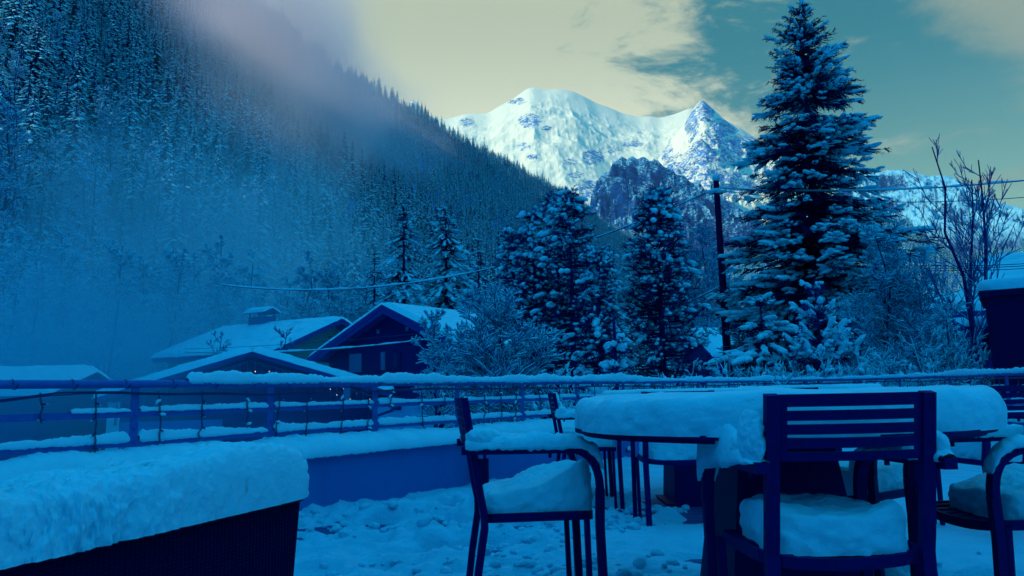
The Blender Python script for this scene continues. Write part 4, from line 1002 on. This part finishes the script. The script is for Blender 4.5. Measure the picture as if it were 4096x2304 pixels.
# deck and its snow
inner = off(WIN-.05)
poly = [tuple(q) for q in inner]+[(3.2, -1.5), (-6, -1.5)]
def inside(X_, Y_, poly):
    c = np.zeros(X_.shape, bool); n = len(poly)
    for i in range(n):
        x1, y1 = poly[i]; x2, y2 = poly[(i+1) % n]
        cnd = ((y1 > Y_) != (y2 > Y_)) & (X_ < (x2-x1)*(Y_-y1)/((y2-y1) if y2 != y1 else 1e-9)+x1); c ^= cnd
    return c
mb = MB(); mb.add([[x, y, 0] for x, y in poly], [list(range(len(poly)))]); mb.add([[x, y, -.35] for x, y in poly], [list(range(len(poly)))])
k = len(poly); mb.add([[x, y, z] for z in (0, -.35) for x, y in poly], [[i, (i+1) % k, k+(i+1) % k, k+i] for i in range(k)])
tag(mb.build('terrace', M['deck']), kind='structure')
def deck_snow(x0, x1, y0, y1, st, name):
    xs_ = np.arange(x0, x1, st); ys_ = np.arange(y0, y1, st); X_, Y_ = np.meshgrid(xs_, ys_, indexing='ij'); p_ = np.stack([X_, Y_, X_*0], -1)
    z = .045+.022*fbm(p_*1.1, 3, 50)
    rough = np.clip(fbm(p_*.55, 2, 52)*1.2+.25+.55*np.clip((.7-X_)*1.2, 0, 1)*np.clip((6.2-Y_)*.8, 0, 1)+np.clip((4.3-Y_)*.35, 0, .9)-np.clip((X_-1.3)*.5, 0, .5), 0, 1.1)     # trampled, crumbly area
    l1 = fbm(p_*A([3.2, 6.5, 1]), 4, 54); l2 = ridged(p_*A([8, 14, 1]), 4, 56)
    z = z+rough*(.17*l1+.055*l2-.030+.02*fbm(p_*16, 3, 57))+.006*fbm(p_*9, 3, 58)+(1-rough)*(.010*fbm(p_*A([1.5, 7, 1]), 3, 60))
    for (cx, cy_, rx, ry, dd) in ((1.35, 5.85, .85, .62, .075), (.30, 6.05, .5, .3, .06), (-1.0, 5.2, .7, .25, .10), (-.62, 4.35, .5, .15, .06), (.9, 2.75, .5, .4, .05)):
        q = np.sqrt(((X_-cx)/rx)**2+((Y_-cy_)/ry)**2)+.35*fbm(p_*3, 3, 61); z = z-dd*np.clip(1.6-q*1.2, 0, 1)
    for (cx, cy_, rr_, hh_) in ((.80, 6.0, .13, .10), (1.03, 5.45, .10, .10), (1.62, 5.35, .14, .10), (1.75, 7.3, .2, .16), (.72, 6.05, .1, .08), (.95, 7.6, .2, .13)):
        z = z+hh_*np.exp(-((X_-cx)**2+(Y_-cy_)**2)/rr_**2)
    dw = np.min(np.hypot(X_[::4, ::4, None]-inner[None, None, ::3, 0], Y_[::4, ::4, None]-inner[None, None, ::3, 1]), -1)
    dw = np.repeat(np.repeat(dw, 4, 0), 4, 1)[:X_.shape[0], :X_.shape[1]]; z = z+.05*np.clip(1-dw/.25, 0, 1)*(.7+fbm(p_*3, 2, 66))
    V_ = np.stack([X_, Y_, z], -1); n0, n1 = X_.shape
    ins = inside(X_, Y_, poly); ii = np.arange(n0-1)[:, None]*n1+np.arange(n1-1)[None]
    ok = ins[:-1, :-1] & ins[1:, 1:] & ins[1:, :-1] & ins[:-1, 1:]
    f = np.stack([ii, ii+n1, ii+n1+1, ii+1], -1)[ok]
    mb = MB(); mb.add(V_.reshape(-1, 3), f); r = np.random.default_rng(8)
    n = 1500; cx = r.uniform(-2.2, 2.4, n); cy_ = r.uniform(2.6, 6.0, n); wgt = fbm(np.stack([cx*1.3, cy_*2.2, cx*0], 1), 3, 71)+.35*(cx < .8); kk = (wgt > .12) & inside(cx, cy_, [tuple(q) for q in off(WIN+.05)]+[(3.2, -1.5), (-6, -1.5)])
    cx, cy_ = cx[kk], cy_[kk]; gi_ = ((cx-x0)/st).astype(int).clip(0, n0-1); gj_ = ((cy_-y0)/st).astype(int).clip(0, n1-1); sz_ = .008+.030*r.random(len(cx))**2.5
    blobs(mb, np.stack([cx, cy_, np.maximum(z[gi_, gj_], 0)+sz_*.3], 1), r.normal(0, 1, (len(cx), 3))*A([1, 1, .3]), sz_*1.3, sz_, sz_*.8, r, 0, 2, .13)
    o = mb.build(name, M['snow_deck'], smooth=True); return o
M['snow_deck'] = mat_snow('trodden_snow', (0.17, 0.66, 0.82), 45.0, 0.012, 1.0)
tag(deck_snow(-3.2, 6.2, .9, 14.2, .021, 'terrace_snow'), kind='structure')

# parapet wall with its snow
wall = empty('parapet_wall', (0, 0, 0)); tag(wall, 'low plastered parapet wall curving round the terrace under a rounded bank of snow', 'wall')
a_, b_ = off(WIN), off(WOUT); k = len(sp2); mb = MB()
v = np.concatenate([np.c_[a_, np.full(k, -.02)], np.c_[a_, np.full(k, WT)], np.c_[b_, np.full(k, WT)], np.c_[b_, np.full(k, -2.3)]])
mb.add(v, [[r_*k+i, r_*k+i+1, (r_+1)*k+i+1, (r_+1)*k+i] for r_ in range(3) for i in range(k-1)]); mb.build('wall', M['plaster'], wall)
mb = MB(); ctr = np.c_[off(.01), np.full(k, WT)]
snow_line(mb, ctr, .20, .135, 8, .018, amp=.16, sink=.05, n=22); mb.build('snow_layer', M['snow'], wall, smooth=True)
# drain box and pipe on the wall
dp = G(477, 489); dpp = empty('drain_pipe', (dp[0]+.06, dp[1]-.12, 0)); mb = MB(); box(mb, (0, 0, .17), (.085, .07, .34), .55); mb.build('pipe', M['black'], dpp)
mb = MB(); box(mb, (0, 0, .365), (.12, .09, .16), .55); mb.build('drain_box', M['plaster'], dpp); tag(dpp, 'dark square drain pipe fixed to the parapet wall behind the chair on the left', 'pipe')
# railing
rail = empty('railing', (0, 0, 0)); tag(rail, 'metal railing with three snow-topped bars standing on the parapet wall', 'railing')
ztop, zm, zl = .965, .79, .62
c3 = lambda z: np.c_[sp2, np.full(k, z)]
mb = MB(); tube(mb, c3(ztop), .024, 12); mb.build('top_rail', M['rail'], rail, smooth=True)
for z_ in (zm, zl): mb = MB(); tube(mb, c3(z_), 1, mat=0, flat=(.018, .040)); mb.build('rail_bar', M['rail'], rail)
for q in path:
    i = np.argmin(np.linalg.norm(sp2-q, axis=1)); mb = MB(); box(mb, (q[0], q[1], (WT+ztop)/2), (.012, .048, ztop-WT-.01), math.atan2(tn[i, 1], tn[i, 0])+math.pi/2)
    for zz in (zm, zl, .7): box(mb, (q[0]+nn[i, 0]*.008, q[1]+nn[i, 1]*.008, zz), (.014, .014, .014), math.atan2(tn[i, 1], tn[i, 0]))
    mb.build('post', M['rail'], rail)
d_ = np.r_[0, np.cumsum(np.linalg.norm(np.diff(sp2, axis=0), axis=1))]
def sub(s0, s1, z, o_=0.0):
    s = np.linspace(s0, s1, max(3, int((s1-s0)/.05))); pp = off(o_); return np.stack([np.interp(s, d_, pp[:, 0]), np.interp(s, d_, pp[:, 1]), np.full(len(s), z)], 1)
sl_ = MB(); s_b = d_[np.argmin(np.linalg.norm(sp2-path[4], axis=1))]
snow_line(sl_, sub(s_b+.35, d_[-1], ztop+.018), .028, .042, 2, .012, amp=.42)
snow_line(sl_, sub(s_b+4.2, s_b+6.6, ztop+.03), .035, .055, 12, .012, amp=.4)
for z_, st_ in ((zm, s_b-.38), (zl, 0.3)):
    posts = [d_[np.argmin(np.linalg.norm(sp2-q, axis=1))] for q in path]
    for i in range(len(posts)-1):
        a0, a1 = max(posts[i]+.03, st_), posts[i+1]-.03
        if a1-a0 > .1: snow_line(sl_, sub(a0, a1, z_+.018), .022, .040 if z_ == zl else .026, i+int(z_*50), .012, amp=.38)
sl_.build('snow_layer', M['snow'], rail, smooth=True)
# unlit icicle lights wound round the railing
ic = empty('icicle_lights', (0, 0, 0)); tag(ic, 'string of unlit icicle lights tied along the top bar of the railing', 'string lights')
r = np.random.default_rng(31); s = np.arange(0, d_[-1], .06); sag = .035+.03*np.clip(fbm(np.stack([s*1.3, s*0, s*0], 1), 2, 9)+.1, 0, 1)+np.clip((s_b-.45-s)*.12, 0, .06)
wp = np.array([sub(q, q+.01, ztop-.01-g_, .026)[0] for q, g_ in zip(s, sag)])
mb = MB(); tube(mb, wp, .006, 6)
wp2 = wp+A([0, 0, -.008])+np.c_[nn[np.searchsorted(d_, s).clip(0, k-1)]*.006, 0*s]*1; tube(mb, wp2[:: 3], .004, 5)
for q in np.arange(.3, d_[-1], .31):
    c = sub(q, q+.01, ztop, 0)[0]; tt = nrm(sub(q, q+.02, ztop)[-1]-c); n_ = np.cross(tt, A([0, 0, 1.])); tube(mb, [c+(n_*math.cos(x)+A([0, 0, 1.])*math.sin(x))*.028+tt*.004*x for x in np.linspace(0, 6.28, 12)], .0025, 4)
mb.build('wire', M['wire'], ic)
q = .25
while q < d_[-1]-.2:
    c0 = sub(q, q+.01, ztop-.045, .028)[0]; L = r.choice([.16, .30, .38, .42, .24]); nseg = max(4, int(L/.03)); tt = np.linspace(0, 1, nseg)
    tdir = nrm(sub(q, q+.02, 0)[-1]-sub(q, q+.02, 0)[0])
    wob = np.cumsum(r.normal(0, .006, nseg)); pts_ = c0+tdir*wob[:, None]-A([0, 0, 1.])*(tt*L)[:, None]; pts_[-2:] += tdir*r.normal(0, .015)
    mb = MB()
    for ph in (0, math.pi): 
        fine_ = np.linspace(0, 1, nseg*4); pp = np.stack([np.interp(fine_, tt, pts_[:, i]) for i in range(3)], 1)
        tube(mb, pp+tdir*(np.cos(fine_*L*150+ph)*.004)[:, None]+A([-tdir[1], tdir[0], 0])*(np.sin(fine_*L*150+ph)*.004)[:, None], .0026, 4)
    for z_ in np.arange(.06, L, .085):
        b0 = c0-A([0, 0, z_])+tdir*np.interp(z_/L, tt, wob); dr = nrm(tdir*r.choice([-1, 1])*r.uniform(.5, 1)+A([0, 0, -1.])*r.uniform(.1, 1)+A([0, 0, .1])); segs(mb, [b0], [b0+dr*.022], .0055, .0055, 0, 6); segs(mb, [b0+dr*.022], [b0+dr*.036], .004, .002, 1, 6)
        if r.random() < .35 and q > s_b: blobs(mb, [b0+dr*.015+A([0, 0, .008])], [dr], .02, .012, .010, r, 2, 1, .2)
    mb.build('light_strand', [M['wire'], M['bulb'], M['snow']], ic); q += r.uniform(.26, .42)
# a paper tag on the cable
c0 = P(347, 388, 5.85); mb = MB(); box(mb, (0, 0, -.04), (.05, .004, .08), .2); tg = mb.build('paper_tag', M['shutter'], None, loc=tuple(c0)); tag(tg, 'small crumpled paper tag hanging from the light string under the top bar', 'tag')

# ------------------------------------------------------------------ furniture
NV = M['navy']
def arc(p0, p1, p2, n=8):
    t = np.linspace(0, 1, n)[:, None]; p0, p1, p2 = [np.array(q, float) for q in (p0, p1, p2)]
    return (1-t)**2*p0+2*t*(1-t)*p1+t*t*p2
def build_chair():
    """origin on the floor under the seat centre, facing +y"""
    root = empty('armchair'); pw = .205
    def back_y(z): return -.225-.075*max(0, (z-.45)/.41)
    for s in (-1, 1):
        mb = MB(); tube(mb, [A([s*pw, back_y(.858), .858]), A([s*pw, back_y(.7), .7]), A([s*pw, back_y(.5), .5]), A([s*pw, -.222, .45]), A([s*pw, -.222, .40]), A([s*pw, -.25, .25]), A([s*pw, -.285, 0])], 1, flat=(.030, .034))
        mb.build('rear_leg', NV, root)
        mb = MB(); ax = s*.243
        pts = [A([ax, -.315, .675]), A([ax, .10, .672])]+list(arc((ax, .13, .672), (ax, .255, .66), (ax, .255, .53), 9))
        tube(mb, pts, 1, flat=(.034, .028)); box(mb, (ax, -.22, .655), (.012, .012, .02)); box(mb, (ax, .05, .653), (.012, .012, .02)); mb.build('armrest', NV, root)
        mb = MB(); tube(mb, [A([ax, .255, .53]), A([ax, .25, .40]), A([ax, .262, 0])], 1, flat=(.034, .028)); mb.build('front_leg', NV, root)
        mb = MB(); tube(mb, [A([s*.222, .20, .43]), A([s*.215, .21, 0])], 1, flat=(.022, .022)); mb.build('side_strut', NV, root)
    # curved back plate with four slots
    mb = MB(); zt_, zb_ = .858, .688; bands = [(zt_, .8255), (.8165, .7905), (.7815, .7555), (.7465, .7205), (.7115, zb_)]
    xs_ = np.linspace(-.19, .19, 15)
    def bp(x, z, o_): return A([x, back_y(z)-.002-.028*(1-(x/.19)**2)+o_, z])
    def plate(x0, x1, za, zb, n):
        xx = np.linspace(x0, x1, n); v = np.array([bp(x, z, o_) for o_ in (-.005, .005) for z in (za, zb) for x in xx])
        f = []
        for i in range(n-1): f += [[i, i+1, n+i+1, n+i], [2*n+i, 3*n+i, 3*n+i+1, 2*n+i+1], [i, 2*n+i, 2*n+i+1, i+1], [n+i, n+i+1, 3*n+i+1, 3*n+i]]
        f += [[0, n, 3*n, 2*n], [n-1, 3*n-1, 4*n-1, 2*n-1]]; mb.add(v, f)
    for za, zb in bands: plate(-.168, .168, za, zb, 13)
    for x0, x1 in ((-.205, -.168), (.168, .205)):
        for i in range(5):
            plate(x0, x1, bands[i][0], bands[i][1], 3)
            if i < 4: plate(x0, x1, bands[i][1], bands[i+1][0], 3)
    mb.build('back_panel', NV, root)
    # seat: rim sagging at front and back, lengthwise slats
    mb = MB(); th_ = np.linspace(0, 2*math.pi, 49); R_ = rrect(.45, .47, 6)(th_); x, y = R_*np.cos(th_), R_*np.sin(th_)+.012
    z = .452-.018*(1-(x/.225)**2).clip(0, 1)*(np.abs(y) > .1)
    rim = np.stack([x, y, z], 1)
    vin = np.stack([x*.93, (y-.012)*.93+.012, z], 1); n = 49
    v = np.concatenate([rim, rim-A([0, 0, .030]), vin-A([0, 0, .030]), vin]); mb.add(v, [[a*n+i, a*n+i+1, ((a+1) % 4)*n+i+1, ((a+1) % 4)*n+i] for a in range(4) for i in range(n-1)])
    mb.build('seat_rim', NV, root)
    for i in range(8):
        xx = -.175+.05*i; yy = np.linspace(-.205, .225, 7); mb = MB(); sg = .018*(1-(xx/.225)**2)
        tube(mb, [A([xx*(1+.10*(q/.2)), q, .447-sg+.004*math.cos(q*8)]) for q in yy], 1, flat=(.036, .008)); mb.build('seat_slat', NV, root)
    return root
def chair_snow(root, seed, h=.11, cover=1.0, front=True, arms=(.045, .045), lump=True, yoff=0.0, tall=None, back=0.0, wd=.395):
    mb = MB(); r_ = np.random.default_rng(seed)
    def hf(x, y):
        q = 1+.25*fbm(np.stack([x*5, y*5, x*0+seed], -1), 3, seed)
        if tall: q = q*(1+tall*np.clip((y+.02)*3.4, -.45, 1))
        return q
    snow_pad(mb, rrect(wd, .45*cover, 6), h, 130, 44, seed, hf, bulge=.010, lump=.012, freq=9, fine=.008, edge=.20, M=Mz(0, (0, .015+yoff, .437)))
    for s, ah in zip((-1, 1), arms):
        if ah <= 0: continue
        pts = [A([s*.243, -.30, .686]), A([s*.243, .12, .686])]+list(arc((s*.243, .14, .686), (s*.243, .24, .682), (s*.243, .268, .60), 6))
        snow_line(mb, pts, .030, ah, seed+s, .008, amp=.5, n=14)
        if lump and ah > .035: clod(mb, A([s*.243, -.235, .69+ah*.7]), (.030, .055, ah*.95), seed+s); clod(mb, A([s*.243, -.13, .69+ah*.25]), (.030, .06, ah*.6), seed+s+5)
    if back: 
        for i in range(4): clod(mb, A([-.15+.1*i, -.27+.02*r_.random(), .80-.02*i*(i % 2)]), (.08, .035, back*.5), seed+i)
    mb.build('snow_layer', M['snow'], root, smooth=True)
GC = 'snow-covered metal armchairs around the tables'
chair0 = build_chair(); chairs = []
def put_chair(x, y, facing, label, seed, **kw):
    o = chair0 if not chairs else copy_tree(chair0)
    if kw: pending.append((o, seed, kw))
    o.location = (x, y, 0); o.scale = (1, .86, 1); o.rotation_euler = (0, 0, facing); chairs.append(o); tag(o, label, 'chair', GC); return o
pending = []
R_ = math.radians
put_chair(.848, 2.28, R_(3), 'nearest armchair, seen from behind in front of the large round table', 41, h=.115, cover=.82, yoff=-.03, wd=.37, arms=(.075, .04))
put_chair(.055, 3.06, R_(-84), 'armchair standing alone left of the large round table, seen from the side', 42, h=.115, arms=(.03, .038), tall=.75)
put_chair(.55, 6.15, R_(-88), 'small distant armchair facing right, beside the corner of the parapet wall', 43, h=.13, arms=(0, .04), back=.13)
put_chair(1.02, 5.10, R_(-3), 'distant armchair with a thick snow cushion seen beneath the large round table', 44, h=.15, arms=(.04, .04))
put_chair(1.42, 3.42, R_(125), 'armchair tucked under the far right side of the large round table', 45, h=.10, arms=(.03, .03))
put_chair(1.68, 2.72, R_(92), 'armchair at the right edge of the frame, facing left with bare seat slats in front', 46, h=.11, cover=.80, yoff=-.05, arms=(.04, .03), tall=-.4)
put_chair(2.75, 4.6, R_(10), 'distant armchair past the right rim of the large round table', 47, h=.12, arms=(.04, .04))
put_chair(2.6, 7.2, R_(170), 'distant armchair facing the camera, seen through the slots of the nearest armchair', 48, h=.12, arms=(.04, .04))
put_chair(2.1, 6.6, R_(60), 'distant armchair turned left, between the two far tables', 49, h=.12, arms=(.04, .04))
for o, sd_, kw in pending: chair_snow(o, sd_, **kw)

def build_table(loc, rad, label, seed, sh, slots=True, rz=0.0, sfun=None, ped=(.32, .50)):
    root = empty('round_table', loc, rz); mb = MB(); th_ = np.linspace(0, 2*math.pi, 65)[:-1]
    prism(mb, np.stack([rad*np.cos(th_), rad*np.sin(th_), np.full(64, .728)], 1), A([0, 0, .014])); tp_ = mb.build('tabletop', NV, root)
    mb = MB(); prism(mb, np.stack([(rad-.03)*np.cos(th_), (rad-.03)*np.sin(th_), np.full(64, .716)], 1), A([0, 0, .0115])); mb.build('table_rim', NV, root)
    mb = MB(); box(mb, (0, 0, .35), (ped[0], ped[0], .698), 0, 0, ped[1]/ped[0]); mb.build('pedestal', NV, root)
    mb = MB(); box(mb, (0, 0, .012), (ped[1]+.12, ped[1]+.12, .02)); mb.build('base_plate', NV, root)
    mb = MB(); snow_pad(mb, lambda t: rad*(1.0+.015*np.sin(3*t+seed)+.01*np.sin(7*t)), sh, 420, 90, seed, sfun, bulge=.012, lump=.012, freq=4.5, fine=.005, edge=.16, M=Mz(0, (0, 0, .738))); mb.build('snow_layer', M['snow'], root, smooth=True)
    tag(root, label, 'table', 'round tables under thick slabs of snow'); return root
def s1(x, y):
    a = np.clip((-x-.34)/.2, 0, 1)               # broken, lower left end
    q = 1+.05*fbm(np.stack([x*3, y*3, x*0], -1), 3, 3)
    return q*(1-.10*a+.10*a*fbm(np.stack([x*16, y*16, x*0], -1), 3, 5)+.06*np.clip((x+.1)*2, 0, 1))
build_table((.925, 2.87, 0), .705, 'large round table in the middle, carrying a thick even slab of snow', 3, .120, sfun=s1, rz=0)
build_table((1.42, 6.25, 0), .72, 'farther round table with its pedestal on bare deck boards', 4, .13, ped=(.40, .46))
build_table((3.1, 8.3, 0), .72, 'most distant round table near the far curve of the railing', 5, .14, ped=(.4, .46))

# back of a wicker sofa with a thick loaf of snow, lower left
pa, pb2 = A([-1.16, 1.02]), A([-.655, 2.43]); ax_ = pb2-pa; Lp = np.linalg.norm(ax_); angp = math.atan2(ax_[1], ax_[0]); wdt = .13; nl = A([-ax_[1], ax_[0]])/Lp
cpt = (pa+pb2)/2+nl*wdt/2
pl = empty('wicker_sofa', (cpt[0], cpt[1], 0), angp); tag(pl, 'dark woven wicker sofa at the lower left, its back under a thick loaf of snow', 'sofa')
mb = MB(); x1, x0 = Lp/2, -Lp/2; prism(mb, [[x0, -wdt/2, .02], [x1-.07, -wdt/2, .02], [x1, -wdt/2, .575], [x0, -wdt/2, .575]], A([0, wdt, 0])); mb.build('backrest', M['wicker'], pl)
mb = MB(); tube(mb, [A([x0, -wdt/2, .572]), A([x1, -wdt/2, .572]), A([x1, wdt/2, .572]), A([x0, wdt/2, .572])], .012, 8); mb.build('rim', M['wicker'], pl)
mb = MB(); box(mb, (-.03, wdt/2+.31, .20), (Lp-.10, .60, .36)); mb.build('seat', M['wicker'], pl)
for s in (-1, 1):
    mb = MB(); box(mb, (s*(Lp/2-.11)-.02, wdt/2+.31, .29), (.12, .615, .54)); mb.build('armrest', M['wicker'], pl)
mb = MB(); snow_pad(mb, rrect(Lp+.045, wdt+.07, 10), .168, 1100, 90, 6, lambda x, y: np.interp(x, [-Lp/2, Lp/2], [.70, 1.02])+.04*np.sin(x*5)+.07*fbm(np.stack([x*4, y*4, x*0], -1), 2, 4), bulge=.022, lump=.013, freq=15, fine=.011, edge=.62, zs=.45, M=Mz(0, (0, 0, .572))); sl3 = mb.build('snow_layer', M['snow'], pl, smooth=True)
mb = MB(); snow_pad(mb, rrect(Lp-.36, .58, 8), .14, 200, 30, 7, bulge=.01, lump=.012, freq=8, edge=.2, M=Mz(0, (-.03, wdt/2+.31, .382))); mb.build('seat_snow', M['snow'], pl, smooth=True)

# ------------------------------------------------------------------ mist and haze
def mist(name, px, py, Y, rad, dens, colr, label, seed=0, nsc=2.2, soft=.45):
    m = bpy.data.materials.new('mist'); m.use_nodes = True; t = NT(m.node_tree); t.n.clear()
    o_ = t.new('ShaderNodeOutputMaterial'); v_ = t.new('ShaderNodeVolumePrincipled'); t.l.new(v_.outputs[0], o_.inputs['Volume'])
    v_.inputs['Color'].default_value = (*colr, 1); v_.inputs['Anisotropy'].default_value = 0.1
    co = objco(t); ln = t.new('ShaderNodeVectorMath', operation='LENGTH'); t.l.new(co, ln.inputs[0])
    nz = t.noise(t.mapping(co, scale=(nsc, nsc, nsc*.8), loc=(seed*3.1, 0, 0)), 1.0, 2, .5)
    q = t.math('MULTIPLY_ADD', nz, -.9, ln.outputs['Value']); f = t.ramp(q, soft-1.0, .42, 1.0, 0.0)
    f = t.math('MULTIPLY', f, t.ramp(ln.outputs['Value'], .7, 1.0, 1.0, 0.0)); t.put(v_.inputs['Density'], t.math('MULTIPLY', f, dens))
    mb = MB(); iv, jf = ICO[2]; mb.add(iv*1.02, jf); o = mb.build(name, m, smooth=True); o.location = tuple(P(px, py, Y)); o.scale = rad
    tag(o, label, 'mist', kind='stuff'); return o
mist('mist', 285, 62, 440, (84, 150, 112), .0260, (.97, .88, .93), 'pale sunlit mist drifting across the upper forest below the ridge', 1)
mist('mist', 385, 140, 600, (95, 120, 62), .0080, (.62, .76, .86), 'thinner mist hanging on the slope right of the sunlit bank', 2)
mist('mist', 215, 235, 130, (46, 50, 26), .034, (.42, .86, .95), 'blue mist hanging over the wood behind the chalets', 3)
mist('mist', 330, 118, 540, (80, 110, 78), .0150, (.86, .88, .92), 'pale mist lapping the ridge line below the first bank', 7)
mist('mist', 262, 150, 330, (60, 90, 60), .0080, (.70, .80, .88), 'greyish mist sinking down the slope below the sunlit bank', 5)
mist('mist', 60, 396, 15.5, (8.5, 3.2, 3.2), .24, (.10, .62, .84), 'blue mist drifting low in front of the huts at the left', 6)
mist('mist', 110, 340, 48, (22, 16, 11), .085, (.25, .78, .92), 'dense blue mist round the low huts at the left', 4)
hz = MB(); box(hz, (0, 2900, 1950), (17000, 13600, 3906)); m = bpy.data.materials.new('haze'); m.use_nodes = True; t = NT(m.node_tree); t.n.clear()
o_ = t.new('ShaderNodeOutputMaterial'); v_ = t.new('ShaderNodeVolumePrincipled'); t.l.new(v_.outputs[0], o_.inputs['Volume']); v_.inputs['Color'].default_value = (.35, .80, .86, 1); v_.inputs['Density'].default_value = 0.00002
ho = hz.build('haze', m); tag(ho, 'pale valley haze', 'haze', kind='stuff')
